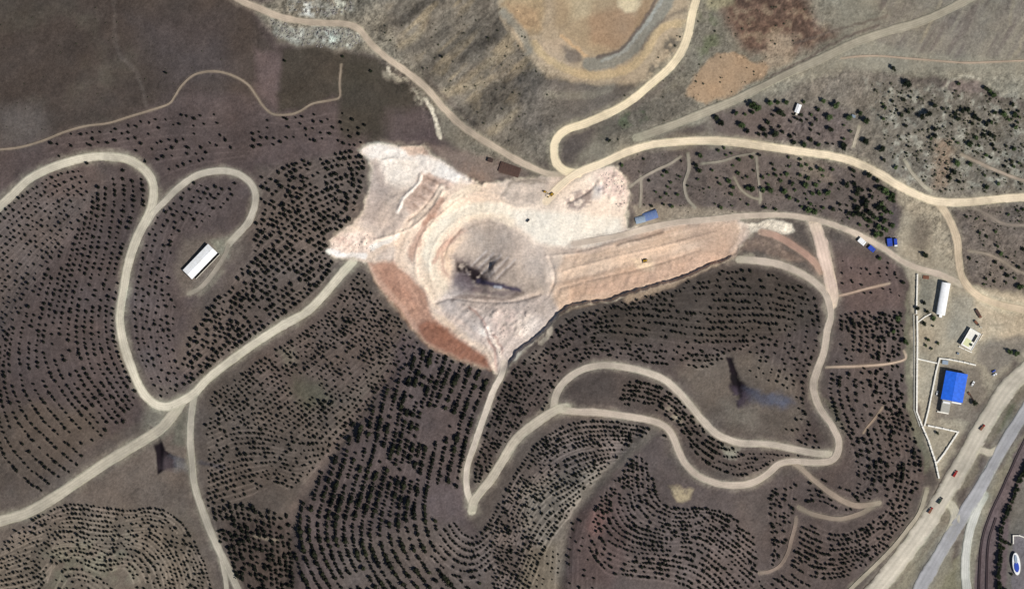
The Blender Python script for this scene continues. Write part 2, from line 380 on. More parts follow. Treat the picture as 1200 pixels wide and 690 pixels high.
paint_mask(qs, qm, (222, 202, 180))
EX[qs] = np.maximum(EX[qs], sstep(-4, -2.5, qd))
# working floor cut below the planted hill: a steep face along the south-east rim
rim = [(597, 430), (607, 413), (625, 400), (645, 382), (656, 369), (673, 358), (714, 353.6), (738, 345), (779, 333), (810.6, 323), (834.7, 310), (845, 308)]
s, m_ = stroke(rim, 2, None, curve=False)
Dr = seg_dist(np.array(rim, float), WX2[qs], WY2[qs])
H[qs] -= np.where(qd > 0, sstep(0, 3.5, qd) * np.exp(-Dr / 16) * 8, 0)
H[qs] -= sstep(0, 14, qd) * 1.5
# the deep round working with its concentric haul benches
cx, cy = 577.0, 312.0
rad = np.hypot((WX2 - cx) * 0.98, (WY2 - cy) * 1.12 - (WX2 - cx) * 0.12) + 6 * fbm(X, Y, 30, 371, 3)
ang = np.arctan2(WY2 - cy, WX2 - cx)
westm = np.zeros(X.shape); westm[qs] = sstep(0, 6, qd)
wA = np.clip(0.5 - 0.75 * np.cos(ang - 0.35), 0, 1)      # benches climb the west and north-west flank only
def bench(r0, r1, dz, flat=False):
    H[:] -= dz * (1 - sstep(r0, r1, rad)) * westm * (1 if flat else wA)
bench(8, 66, 6, True); bench(54, 64, 1.2); bench(82, 92, 3.0); bench(104, 116, 2)
lf = (ang > 2.2) | (ang < -1.9)
def ring(r0, r1, c, op, soft=3, a0=None, a1=None):
    m = sstep(r0 - soft, r0 + soft, rad) * (1 - sstep(r1 - soft, r1 + soft, rad)) * westm * op
    if a0 is not None:
        A = np.where(ang < a0, ang + 2 * math.pi, ang)
        m = m * sstep(a0, a0 + 0.25, A) * (1 - sstep(a1 - 0.25, a1, A))
    paint_mask((slice(None), slice(None)), m, c)
QN = fbm(X, Y, 16, 301, 4)
QF = fbm(X, Y, 5, 311, 3)
# western lobe
fill([(436, 185), (500, 175), (540, 205), (560, 235), (520, 262), (470, 285), (430, 280), (420, 262), (432, 240)], (204, 188, 172), 6, 0.9, 2)
fill([(438, 192), (455, 192), (452, 245), (440, 268), (424, 258), (436, 225)], (176, 160, 148), 6, 0.75)
fill([(440, 250), (475, 240), (472, 268), (450, 278)], (196, 178, 162), 7, 0.6)
fill([(421, 176), (432, 169), (447, 168), (500, 182), (520, 192), (550, 210), (560, 222), (520, 212), (495, 202), (488, 216), (470, 205), (452, 190), (440, 186), (432, 187)], (255, 248, 236), 4, 0.95, 2)
fill([(447, 182), (492, 186), (486, 220), (452, 215)], (248, 238, 222), 6, 0.85)
fill([(470, 172), (497, 171), (502, 180), (480, 184)], (208, 180, 156), 3, 0.9, 2)
fill([(493, 202), (515, 208), (538, 218), (548, 226), (535, 240), (520, 256), (500, 250), (480, 252), (474, 238), (482, 226)], (196, 168, 148), 3, 0.9, 2)
for k in range(9):
    a = (478 + k * 3.0 + (k % 2) * 3, 246 - k * 5.2)
    b = (a[0] + 36 - k, a[1] + 13)
    stroke([a, ((a[0] + b[0]) / 2, (a[1] + b[1]) / 2 + 1), b], 1.6, (146, 120, 102) if k % 2 else (226, 200, 180), 1.6, 0.7)
stroke([(493, 205), (491, 214), (481, 224), (473, 232), (470, 242), (466, 248)], 3.5, (252, 244, 230), 1.6, 0.95)
stroke([(517, 222), (512, 236), (502, 250), (490, 262), (478, 272), (462, 278), (440, 284)], 9, (250, 232, 210), 3, 0.9)
fill([(388, 285), (398, 274), (425, 270), (445, 278), (440, 292), (428, 300), (395, 302), (386, 296)], (238, 218, 200), 3, 0.9, 2)
fill([(392, 280), (408, 274), (414, 284), (400, 290)], (206, 172, 156), 4, 0.6, tex=pos(QF, -.2, .4))
stroke([(386, 294), (400, 299), (428, 300)], 5, (255, 250, 240), 2, 0.9)
stroke([(436, 290), (450, 284), (466, 278)], 5, (255, 250, 238), 2, 0.9)
fill([(442, 292), (476, 280), (482, 300), (470, 312), (440, 305)], (204, 190, 176), 4, 0.8)
stroke([(474, 270), (478, 290), (476, 300)], 5, (255, 248, 232), 2, 0.85)
# rings of haul road, faces between them
ring(52, 108, (236, 214, 190), 0.85, 4, 1.9, 5.1)
ring(84, 92, (176, 138, 116), 0.75, 2, 2.9, 4.1)
ring(62, 80, (255, 240, 214), 0.9, 3, 2.3, 5.4)
ring(53, 57, (206, 170, 146), 0.8, 2, 2.7, 4.2)
ring(44, 52, (242, 216, 188), 0.85, 3, 2.4, 5.6)
ring(69, 71, (220, 188, 160), 0.7, 1.5, 3.0, 4.6)
stroke([(498, 262), (508, 248), (517, 234)], 6, (172, 134, 112), 2, 0.85)
stroke([(524, 244), (534, 232), (550, 222), (560, 220)], 8, (250, 232, 206), 3, 0.9)
stroke([(500, 312), (506, 282), (524, 258), (550, 246), (580, 244), (606, 250)], 11, (255, 246, 224), 4, 0.9)
stroke([(512, 345), (498, 330), (492, 310)], 14, (246, 226, 200), 5, 0.8)
stroke([(508, 308), (516, 292), (528, 280)], 4, (204, 164, 140), 2, 0.8)
# reddish cut slope, south-west
fill([(432, 308), (460, 306), (480, 322), (500, 345), (508, 372), (530, 392), (550, 405), (566, 415), (576, 432), (560, 430), (530, 418), (503, 406), (485, 388), (465, 362), (445, 337)], (186, 142, 116), 4, 0.97, 2)
fill([(500, 375), (525, 385), (550, 405), (572, 420), (574, 432), (530, 416), (500, 400), (486, 382)], (146, 102, 82), 4, 0.95, 2)
fill([(446, 310), (462, 318), (475, 336), (485, 356), (470, 350), (452, 330)], (172, 128, 104), 4, 0.7)
stroke([(434, 310), (442, 328), (458, 345), (475, 365), (487, 385)], 4, (206, 166, 140), 3, 0.7)
# pale grey spoil, south
fill([(528, 338), (600, 350), (640, 345), (658, 362), (625, 398), (600, 425), (584, 436), (578, 412), (555, 398), (525, 375), (512, 352)], (204, 190, 178), 5, 0.95, 2)
fill([(532, 350), (580, 352), (600, 360), (570, 372), (540, 366)], (196, 180, 166), 6, 0.6)
fill([(570, 362), (615, 362), (612, 392), (578, 392)], (216, 196, 184), 7, 0.7, tex=pos(QF, -.5, .5))
fill([(606, 368), (632, 372), (618, 396), (602, 390)], (232, 218, 202), 6, 0.7)
fill([(564, 382), (574, 384), (574, 394), (565, 394)], (255, 246, 232), 3, 0.9)
for p in [[(571, 395), (580, 412), (582, 432)], [(578, 392), (588, 410), (588, 428)], [(550, 360), (566, 376), (572, 392)]]:
    stroke(p, 2.2, (166, 124, 110), 2, 0.6)
stroke([(586, 440), (588, 420), (580, 400)], 4, (244, 230, 212), 2, 0.7)
stroke([(512, 365), (528, 370), (545, 382), (565, 398)], 4, (226, 206, 190), 3, 0.6)
# floor of the working
fill([(546, 262), (570, 256), (590, 258), (602, 272), (604, 300), (612, 325), (636, 336), (628, 346), (590, 350), (545, 347), (532, 336), (534, 312), (540, 285)], (170, 156, 142), 11, 0.92, 1, tex=0.7 + 0.3 * pos(QN, -.5, .5))
fill([(585, 262), (604, 275), (606, 310), (590, 325), (575, 300)], (192, 176, 160), 9, 0.7)
fill([(604, 268), (640, 280), (640, 330), (615, 326), (606, 300)], (198, 180, 162), 7, 0.8)
fill([(625, 305), (645, 310), (650, 345), (636, 340)], (160, 148, 134), 6, 0.7, tex=pos(QN, -.6, .3))
fill([(640, 345), (655, 350), (640, 378), (626, 362)], (178, 164, 150), 5, 0.6)
for k in range(5):
    a = (548 + 8.5 * k, 316 + 2.5 * k); b = (a[0] + 22, a[1] - 22)
    stroke([a, b], 1.0, (204, 196, 190), 1.3, 0.6, 0, curve=False)
    stroke([(a[0] + 3, a[1]), (b[0] + 0, b[1] + 5)], 2.2, (100, 90, 84), 2.4, 0.6, curve=False)
# near-black ground marks with bluish streaks: in the working, and at two places on the hills
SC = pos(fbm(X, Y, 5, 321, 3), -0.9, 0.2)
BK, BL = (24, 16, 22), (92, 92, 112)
fill([(534, 318), (550, 322), (560, 336), (556, 346), (540, 344), (530, 334)], (120, 112, 120), 6, 0.8)
fill([(530, 300), (552, 304), (574, 322), (578, 334), (556, 342), (540, 330)], (96, 84, 88), 7, 0.75, tex=SC)
fill([(535, 307), (548, 308), (564, 318), (571, 327), (560, 334), (548, 325), (538, 318)], BK, 3.5, 0.95, tex=SC)
stroke([(560, 330), (575, 332), (592, 336), (608, 340)], 4.5, (66, 62, 82), 3, 0.95)
stroke([(556, 338), (580, 344), (604, 343)], 4, (110, 98, 100), 3, 0.7)
stroke([(580, 335), (586, 337)], 2.5, (190, 196, 206), 1.5, 0.8)
stroke([(530, 352), (538, 347), (560, 348), (590, 350), (612, 343)], 3, (122, 106, 98), 2.5, 0.7)
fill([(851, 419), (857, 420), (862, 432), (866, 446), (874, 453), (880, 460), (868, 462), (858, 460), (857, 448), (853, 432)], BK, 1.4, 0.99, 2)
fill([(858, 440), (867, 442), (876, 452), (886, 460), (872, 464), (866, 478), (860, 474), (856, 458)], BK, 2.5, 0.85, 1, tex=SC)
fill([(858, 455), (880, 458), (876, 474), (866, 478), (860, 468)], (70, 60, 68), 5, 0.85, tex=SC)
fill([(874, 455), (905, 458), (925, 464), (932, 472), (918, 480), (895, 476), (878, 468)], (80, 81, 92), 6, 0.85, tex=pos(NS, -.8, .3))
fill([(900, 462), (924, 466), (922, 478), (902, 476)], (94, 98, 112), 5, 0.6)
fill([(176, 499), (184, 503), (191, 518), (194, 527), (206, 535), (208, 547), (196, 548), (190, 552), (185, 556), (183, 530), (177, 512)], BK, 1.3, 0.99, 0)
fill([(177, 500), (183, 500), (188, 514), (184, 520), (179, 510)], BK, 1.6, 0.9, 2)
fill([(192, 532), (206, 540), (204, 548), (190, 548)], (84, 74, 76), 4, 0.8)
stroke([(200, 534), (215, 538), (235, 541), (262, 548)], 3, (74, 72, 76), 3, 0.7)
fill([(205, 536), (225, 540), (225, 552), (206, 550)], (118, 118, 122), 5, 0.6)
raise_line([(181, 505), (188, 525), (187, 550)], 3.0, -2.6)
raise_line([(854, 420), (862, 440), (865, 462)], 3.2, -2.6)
raise_line([(540, 312), (562, 328)], 5, -3)
# white working floor and the tan field in the east of the quarry
fill([(600, 240), (630, 236), (670, 210), (716, 196), (732, 210), (734, 262), (725, 280), (700, 290), (655, 292), (625, 288), (605, 268)], (246, 228, 206), 5, 0.92, 2)
fill([(600, 246), (640, 248), (728, 256), (728, 278), (700, 288), (650, 290), (628, 282), (606, 262)], (255, 246, 226), 5, 0.95, 2)
fill([(602, 210), (640, 208), (642, 225), (625, 240), (602, 242), (585, 232)], (204, 188, 170), 4, 0.9, 2)
fill([(585, 228), (605, 208), (625, 206), (640, 212), (632, 215), (608, 214)], (150, 136, 118), 3, 0.7)
fill([(662, 232), (692, 218), (694, 240), (680, 246), (664, 246)], (184, 164, 150), 4, 0.8, tex=pos(QF, -.8, .2))
fill([(696, 206), (720, 196), (734, 212), (736, 235), (728, 248), (722, 232), (700, 225)], (226, 200, 184), 4, 0.85, tex=pos(QF, -.9, .1))
fill([(694, 218), (706, 218), (704, 232), (694, 232)], (196, 196, 194), 4, 0.6)
fill([(645, 335), (660, 300), (700, 290), (730, 278), (800, 262), (862, 258), (868, 272), (862, 298), (842, 308), (810, 322), (778, 332), (738, 344), (714, 352), (674, 357), (656, 368)], (212, 182, 152), 4, 0.97, 2)
FS = fbm(X, Y, 4.5, 331, 3, ang=-0.26, stretch=12)
fld = [(650, 330), (665, 302), (700, 292), (735, 280), (800, 266), (855, 262), (862, 296), (835, 309), (779, 331), (714, 351), (660, 364)]
fill(fld, (190, 158, 130), 6, 0.55, tex=pos(FS, 0.0, 0.8))
fill(fld, (228, 200, 172), 6, 0.6, tex=pos(-FS, 0.0, 0.8))
fill([(665, 330), (720, 318), (790, 300), (850, 282), (858, 296), (800, 322), (720, 345), (665, 352)], (196, 160, 130), 7, 0.7)
fill([(690, 335), (760, 318), (830, 296), (840, 306), (770, 330), (700, 347)], (216, 178, 148), 6, 0.6)
stroke([(655, 322), (700, 312), (745, 300), (790, 290)], 10, (236, 206, 176), 5, 0.75)
stroke([(735, 350), (790, 330), (845, 300)], 6, (220, 182, 152), 5, 0.6)
fill([(800, 262), (862, 258), (866, 285), (850, 300), (820, 290)], (186, 160, 138), 8, 0.6)
fill([(742, 306), (755, 302), (768, 306), (764, 314), (748, 314)], (240, 212, 176), 4, 0.8)
stroke([(652, 292), (690, 294), (715, 286)], 5, (186, 162, 142), 4, 0.6)
stroke([(722, 286), (735, 281), (752, 278), (775, 271)], 4.5, (150, 128, 110), 2.5, 0.75)
fill([(600, 270), (650, 292), (655, 330), (645, 345), (625, 320), (606, 300)], (214, 196, 178), 8, 0.6)
fill([(640, 318), (652, 320), (652, 332), (642, 332)], (250, 232, 212), 4, 0.8)
# berms, bench lips and cuts that catch the light
for p_, w_, h_ in [([(512, 348), (504, 325), (504, 300), (513, 280), (529, 263), (549, 253), (560, 250)], 1.5, 0.5),
                   ([(487, 312), (488, 292), (496, 274), (512, 256), (530, 240), (546, 231)], 1.6, 1.3),
                   ([(519, 224), (510, 240), (498, 254), (482, 267), (462, 275), (440, 281)], 1.7, 1.6),
                   ([(514, 217), (503, 234), (492, 247), (478, 258)], 1.6, -1.6),
                   ([(493, 205), (491, 214), (481, 224), (473, 232), (466, 248)], 1.8, 1.8),
                   ([(512, 354), (530, 349), (560, 353), (600, 353), (632, 345)], 1.8, -2.0),
                   ([(528, 371), (545, 385), (566, 399), (580, 422)], 1.5, 1.4),
                   ([(570, 395), (580, 412), (583, 432)], 1.2, -1.2), ([(552, 362), (566, 377), (574, 394)], 1.3, 1.2),
                   ([(722, 286), (735, 281.5), (752, 278), (775, 271)], 1.8, -1.8),
                   ([(640, 300), (680, 296), (724, 284)], 1.5, 1.2), ([(655, 338), (700, 326), (760, 312), (820, 292)], 1.6, -1.0),
                   ([(660, 318), (710, 304), (770, 290), (840, 272)], 1.4, 0.9),
                   ([(436, 306), (452, 325), (474, 345), (492, 372), (520, 390), (556, 410), (578, 432)], 1.6, 1.1),
                   ([(664, 238), (676, 232), (690, 224), (697, 216)], 1.7, -1.9), ([(606, 212), (625, 210), (640, 214)], 1.6, -1.6),
                   ([(448, 188), (468, 186), (488, 190), (510, 200)], 1.6, 1.2), ([(643, 300), (650, 325), (642, 348)], 1.6, -1.2),
                   ([(520, 300), (526, 284), (540, 268)], 1.4, -1.3), ([(468, 172), (497, 172), (503, 181), (525, 193)], 1.6, 1.6)]:
    raise_line(p_, w_, h_)
hr = np.random.default_rng(91)
for poly_, n_h in [([(702, 202), (720, 197), (735, 214), (730, 246), (715, 236), (700, 222)], 46), ([(390, 280), (408, 272), (438, 274), (436, 292), (392, 298)], 34), ([(884, 262), (926, 262), (926, 272), (895, 272)], 16), ([(560, 365), (620, 360), (612, 392), (585, 415), (572, 395)], 40), ([(540, 205), (566, 214), (575, 216), (560, 220)], 12)]:
    PP = np.array(poly_, float); k = 0
    while k < n_h:
        hx, hy = hr.uniform(PP[:, 0].min(), PP[:, 0].max()), hr.uniform(PP[:, 1].min(), PP[:, 1].max())
        if not inside(PP, np.array([hx]), np.array([hy]))[0]: continue
        k += 1; rr_ = hr.uniform(1.2, 2.6)
        s_ = box_of(np.array([[hx, hy]]), 8)
        H[s_] += rr_ * 0.6 * np.exp(-((X[s_] - hx) ** 2 + (Y[s_] - hy) ** 2) / rr_ ** 2)
RG = 1 - np.abs(fbm(X, Y, 12, 381, 4))
wq0 = np.zeros(X.shape); wq0[qs] = sstep(1, 8, qd)
H += wq0 * 1.1 * RG * (0.25 + 0.75 * sstep(60, 80, rad)) * (1 - 0.75 * sstep(600, 640, X) * (1 - sstep(290, 310, Y)))
# wheel and blade streaks: round the working on its west side, down-slope on the lobe
AR = fbm(ang * 24, rad, 3.2, 341, 3, stretch=5)
SL = fbm(X, Y, 3.0, 351, 3, ang=0.35, stretch=7)
S2 = fbm(X, Y, 4.0, 361, 3, ang=-0.8, stretch=6)
wq = np.zeros(X.shape); wq[qs] = sstep(1, 6, qd)
near = wq * (1 - sstep(105, 125, rad)) * sstep(48, 56, rad) * sstep(0.05, 0.5, wA)
lobe = wq * sstep(560, 520, X) * 0
lobe = wq * (1 - sstep(515, 545, X)) * (1 - sstep(255, 275, Y))
low = wq * sstep(345, 358, Y) * sstep(525, 540, X) * (1 - sstep(640, 665, X))
k_ = 1 + 0.16 * near * AR + 0.15 * lobe * SL + 0.16 * low * S2
col *= k_[..., None]
H += 0.35 * near * AR + 0.3 * lobe * SL + 0.5 * low * S2
fill([(665, 228), (690, 218), (696, 236), (688, 244), (664, 246)], (150, 130, 118), 4, 0.6, tex=pos(QF, -.4, .3))
# bits just outside the quarry
fill([(878, 263), (905, 258), (928, 262), (930, 272), (915, 276), (895, 272), (880, 272)], (240, 222, 206), 2, 0.95, 2)
fill([(868, 296), (900, 285), (930, 290), (935, 306), (905, 304)], (92, 84, 76), 5, 0.8)
fill([(868, 278), (900, 280), (945, 305), (925, 305), (890, 295), (870, 292)], (168, 138, 122), 5, 0.8, tex=0.5 + 0.5 * pos(QF, -.4, .4))
stroke([(872, 268), (866, 285), (857, 294)], 3.5, (222, 196, 172), 2, 0.8)
stroke([(868, 304), (880, 300)], 6, (168, 152, 134), 3, 0.8)
stroke([(633, 402), (642, 394), (645, 384)], 4, (190, 172, 156), 2, 0.9)
fill([(612, 418), (640, 398), (642, 410), (632, 422), (615, 428)], (112, 102, 94), 5, 0.8)
stroke([(602, 420), (608, 414)], 4, (208, 200, 190), 2, 0.8)
stroke([(497, 115), (506, 128), (511, 145), (516, 162)], 4, (222, 206, 188), 1.5, 0.95)
fill([(484, 105), (500, 112), (504, 128), (492, 125)], (176, 164, 148), 4, 0.8, tex=pos(QF, -.4, .4))
fill([(450, 84), (478, 92), (480, 100), (464, 96), (452, 90)], (172, 156, 138), 3, 0.8)
fill([(454, 78), (466, 82), (466, 92), (455, 86)], (216, 196, 176), 3, 0.7, tex=pos(QF, -.4, .4))
fill([(506, 172), (560, 180), (620, 200), (600, 210), (560, 215), (525, 190)], (142, 122, 112), 5, 0.85)
fill([(530, 185), (560, 196), (575, 212), (560, 216), (540, 204)], (150, 124, 112), 5, 0.7, tex=pos(QF, -.6, .3))
fill([(584, 190), (600, 195), (612, 200), (600, 206), (585, 203)], (88, 70, 60), 1.5, 0.95, 0)

# ------------------------------------------------------------------ roads: centre lines, widths, colours
ROADS = [
 # name, width, colour, points, edge tone
 ('dirt_road', 9.5, (212, 202, 180), [(-60, 285), (-15, 256), (0, 242), (15, 228), (33, 211), (55, 199), (80, 190), (104, 184.5), (125, 183.5), (150, 187), (168, 198), (178, 212), (180, 228), (177, 244), (170, 260), (161, 278), (154, 297), (148.5, 318), (145, 340), (141.5, 360), (141, 380), (146, 406), (155, 432), (163, 451), (172, 465), (184, 474), (197, 476), (212, 470), (228, 460), (241, 446), (264, 427), (300, 401), (333, 380), (358, 366), (377, 348), (400, 321), (414, 306)]),
 ('dirt_road', 7.5, (196, 186, 168), [(172, 262), (180, 249), (193, 236), (208, 221), (228, 207), (248, 201), (270, 201), (287, 208.5), (298, 222), (299, 239), (292, 259), (280, 273), (268, 286)]),
 ('dirt_track', 5, (156, 146, 132), [(268, 286), (263, 300), (250, 320), (236, 336), (222, 344)]),
 ('dirt_road', 12, (190, 180, 160), [(212, 472), (203, 485), (188, 502), (167, 516), (127, 540), (96, 561), (61, 584), (30, 601), (0, 610), (-60, 628)]),
 ('dirt_road', 8, (180, 171, 154), [(228, 461), (224, 487), (223, 515), (225, 540), (228, 568), (238, 599), (249, 627), (261, 652), (271, 672), (280, 692), (300, 730)]),
 ('dirt_track', 5, (180, 171, 154), [(252, 632), (259, 652), (264, 675), (267, 700)]),
 ('footpath', 2.4, (150, 134, 116), [(-60, 180), (0, 175.5), (25, 172.5), (51, 165), (76, 155), (101, 148), (127, 144.6), (152, 137), (178, 129), (198, 122), (206, 112), (213, 101), (228, 88), (249, 84), (269, 87.5), (289, 98), (300, 112), (308, 124), (320, 134), (338, 134.5), (351, 131), (366, 122), (386, 118), (398, 114), (398, 98), (400, 76)]),
 ('dirt_road', 7.5, (192, 174, 152), [(240, -30), (279, -1), (300, 8.5), (325, 19), (351, 25), (376, 27), (406, 28.5), (422, 36), (434, 51), (452, 67), (477, 85), (500, 104), (518, 125), (538, 145), (559, 160), (584, 175), (610, 190), (640, 203), (660, 204)]),
 ('dirt_road', 9, (244, 224, 188), [(828, -50), (816, -2), (811, 15), (806, 40), (798, 61), (783, 81), (762, 99), (742, 116), (717, 131), (686, 144.5), (664, 152), (652, 163), (649, 176), (652, 191), (662, 200), (678, 204)]),
 ('dirt_road', 9, (240, 220, 188), [(640, 236), (655, 219), (676, 203), (706, 191), (732, 179), (757, 171), (778, 167.5), (818, 165), (854, 166), (900, 172), (938, 177.5), (976, 183), (1001, 190), (1027, 202), (1052, 217), (1077, 229.6), (1098, 236), (1128, 237), (1166, 233.5), (1200, 231), (1260, 228)]),
 ('dirt_road', 8.5, (218, 196, 166), [(1096, 236), (1104, 244), (1113, 259), (1121, 282), (1123, 304), (1128, 327), (1144, 345), (1166, 355), (1200, 363), (1260, 372)]),
 ('dirt_road', 7, (204, 186, 166), [(672, 286), (700, 281), (727, 276), (757, 268), (790, 261), (828, 257.5), (866, 253.5), (900, 252), (925, 252.5), (956, 257.5), (981, 265), (1006, 275), (1032, 289), (1057, 306), (1077, 314.6), (1103, 322), (1128, 334)]),
 ('dirt_road', 8, (196, 180, 162), [(866, 304), (900, 307), (920, 312), (940, 321), (956, 332), (968, 346), (973, 368), (968.5, 388), (965, 411), (958, 431), (953, 447), (954, 462), (961, 479.5), (973.5, 497), (982, 515), (981, 530), (973.5, 539), (956, 541.6), (930, 540), (913, 543), (900, 554), (884, 564), (866, 568), (841, 566), (818, 557), (803, 543), (795, 528), (789, 513), (781, 501), (765, 493), (732, 487), (701, 483), (676, 482), (658, 480)]),
 ('dirt_road', 8, (196, 182, 164), [(648, 482), (651, 463), (661, 447), (681, 433), (706, 427.5), (732, 430), (757, 436), (777, 444), (793, 457), (808, 474), (823, 492), (838, 507), (854, 515), (870, 519), (900, 520), (930, 526), (951, 530), (972, 532)]),
 ('dirt_road', 10, (196, 184, 164), [(664, 477), (651, 480), (625, 497), (605, 514), (590, 537), (575, 561), (564, 574), (555, 587), (553, 598)]),
 ('dirt_road', 7, (214, 200, 182), [(553, 590), (547, 573), (547, 548), (556, 520), (562, 502), (569, 482), (579, 455), (587, 440), (591, 424)]),
 ('haul_road', 13.5, (234, 208, 188), [(954, 261), (956, 267), (961, 282), (966, 302), (971, 322), (975, 344), (974, 356)]),
 ('haul_road', 8, (180, 146, 128), [(892, 272), (906, 275), (925, 285), (950, 303), (962, 318)]),
 ('footpath', 2.6, (196, 168, 146), [(980, 347), (994, 344), (1014, 338.5), (1042, 332)]),
 ('footpath', 2.6, (190, 166, 144), [(968, 430), (985, 429.5), (1001, 429), (1027, 427.5), (1047, 425), (1061, 420), (1059, 411)]),
 ('footpath', 2.4, (160, 138, 118), [(1011.6, 507), (1017, 499), (1024, 491), (1034, 477)]),
 ('dirt_track', 6, (166, 148, 130), [(928, 541), (938, 548), (951, 560), (971, 576), (991, 588), (1006, 592), (1030, 589)]),
 ('dirt_track', 5, (150, 134, 118), [(936, 594), (950, 601), (965, 605), (984, 607.5), (1006, 602), (1022, 594)]),
 ('dirt_track', 4, (146, 128, 114), [(933, 606), (931, 618), (927, 632), (923, 647), (914, 662), (902, 669), (890, 671)]),
 ('dirt_track', 9, (168, 158, 138), [(1210, -30), (1150, -8), (1110, 12), (1075, 27), (1040, 37), (1000, 51), (960, 70), (920, 88), (890, 103), (860, 118), (800, 142), (745, 162)]),
 ('footpath', 2, (182, 160, 138), [(985, 69), (1005, 66.5), (1030, 66), (1060, 68.5), (1090, 71), (1130, 74), (1165, 73), (1200, 71.5), (1260, 70)]),
 ('dirt_track', 3.5, (166, 150, 132), [(1126, 181), (1145, 190), (1165, 199), (1200, 212), (1250, 225)]),
 ('dirt_track', 3.5, (152, 138, 124), [(1140, 243), (1158, 252), (1175, 262), (1200, 264), (1240, 262)]),
 ('dirt_track', 3, (150, 136, 120), [(1135, 294), (1158, 298), (1175, 306), (1190, 316), (1210, 324)]),
 ('footpath', 3, (162, 150, 134), [(737, 220), (750, 210), (768, 200), (785, 192), (797, 184)]),
 ('footpath', 3, (160, 148, 132), [(751, 207), (751, 224), (750, 242)]),
 ('footpath', 3.5, (160, 150, 134), [(806, 180), (807, 198), (802, 215), (805, 232), (814, 243)]),
 ('footpath', 2.6, (156, 146, 130), [(822, 192), (845, 189), (865, 183), (885, 180)]),
 ('footpath', 2.6, (156, 146, 130), [(886, 184), (888, 205), (891, 230), (890, 238)]),
 ('footpath', 2.6, (150, 140, 122), [(860, 208), (868, 222), (880, 231), (892, 234)]),
 ('footpath', 3.5, (186, 172, 152), [(1007, 148), (1003, 160), (1000, 172)]),
 ('dirt_track', 4, (176, 166, 146), [(1060, 188), (1068, 202), (1080, 216), (1090, 224)]),
 ('service_road', 19, (198, 188, 170), [(990, 745), (1018, 700), (1030, 686), (1058, 651), (1083, 617), (1102, 586), (1118, 560), (1133, 534), (1147, 508), (1162, 483), (1180, 456), (1200, 436), (1240, 402)]),
 ('highway', 14, (162, 160, 160), [(1050, 740), (1076, 692), (1094, 661), (1116, 624), (1141, 584), (1159, 552), (1181, 513), (1202, 480), (1235, 430)]),
 ('service_road', 10, (196, 194, 184), [(1138, 740), (1133, 692), (1131, 670), (1132.5, 642), (1137, 618), (1144, 598), (1153, 580)]),
 ('service_road', 11, (192, 184, 166), [(1108, 588), (1116, 594), (1119, 608), (1112, 628)]),
 ('service_road', 8, (194, 182, 162), [(1134, 533), (1148, 527), (1160, 530), (1172, 524)]),
 ('dirt_track', 4.5, (176, 164, 144), [(970, 716), (996, 690), (1022, 665), (1045, 642), (1062, 621), (1077, 600), (1086, 573)]),
]
GRID_I = {}
def gsample(A, x, y):
    x = np.asarray(x, float); y = np.asarray(y, float)
    i = np.clip(np.searchsorted(GX, x) - 1, 0, nx - 2); j = np.clip(np.searchsorted(GY, y) - 1, 0, ny - 2)
    fx = np.clip((x - GX[i]) / (GX[i + 1] - GX[i]), 0, 1); fy = np.clip((y - GY[j]) / (GY[j + 1] - GY[j]), 0, 1)
    if A.ndim == 3: fx = fx[..., None]; fy = fy[..., None]
    return (A[j, i] * (1 - fx) + A[j, i + 1] * fx) * (1 - fy) + (A[j + 1, i] * (1 - fx) + A[j + 1, i + 1] * fx) * fy
RN = 1 + 0.0 * X
for name, w, c, pts in ROADS:
    P = smooth(pts, 4)
    s = box_of(P, w + 14)
    D = seg_dist(P, WX2[s], WY2[s])
    verge = (1 - sstep(w / 2, w / 2 + min(9, w * 0.9), D)) * (0.6 if w > 4 else 0.25) * (0.65 + 0.5 * NS[s])
    cc = np.array(c, float)
    paint_mask(s, verge, tuple(cc * 0.5 + np.array((120, 108, 98)) * 0.5))
for name, w, c, pts in ROADS:
    P = smooth(pts, 4)
    s = box_of(P, w + 14)
    D = seg_dist(P, X[s], Y[s])
    # cut and fill: the road bed is graded, so fine bumps go, and a low bank rises beside it
    core = 1 - sstep(w / 2 - 0.8, w / 2 + 0.9, D)
    paint_mask(s, core * (0.95 if w > 4 else 0.8), c)
    EX[s] = np.maximum(EX[s], 1 - sstep(w / 2 + 1.0, w / 2 + 2.2, D))
# dark ditch and rails' land
stroke([(1000, 712), (1012, 690), (1037, 665), (1062, 637), (1088, 594), (1103, 564)], 2.4, (84, 74, 64), 1.2, 0.8)
raise_line([(1000, 712), (1012, 690), (1037, 665), (1062, 637), (1088, 594), (1103, 564)], 1.8, -1.4)
stroke([(560 + 0, 150), (545, 136), (522, 116), (500, 94)], 3, (90, 82, 74), 3, 0.5)
stroke([(930, 52), (985, 34), (1040, 20)], 2, (104, 92, 82), 2, 0.6)
stroke([(900, 92), (940, 72), (985, 47), (1030, 30)], 2.2, (98, 86, 78), 1.6, 0.7)

gray = col.mean(-1, keepdims=True)
satk = 1 - 0.15 * sstep(0.12, 0.25, gray) * (1 - sstep(0.45, 0.7, gray))
col = gray + (col - gray) * satk
inq = np.zeros(X.shape); inq[qs] = sstep(-2, 3, qd)
warm = sstep(0.10, 0.25, gray[..., 0]) * (1 - inq)
col[..., 0] *= 1 + 0.10 * inq; col[..., 1] *= 1 + 0.065 * inq; col[..., 2] *= 1 + 0.05 * inq
col[..., 1] *= 1 + 0.035 * warm; col[..., 2] *= 1 - 0.05 * warm
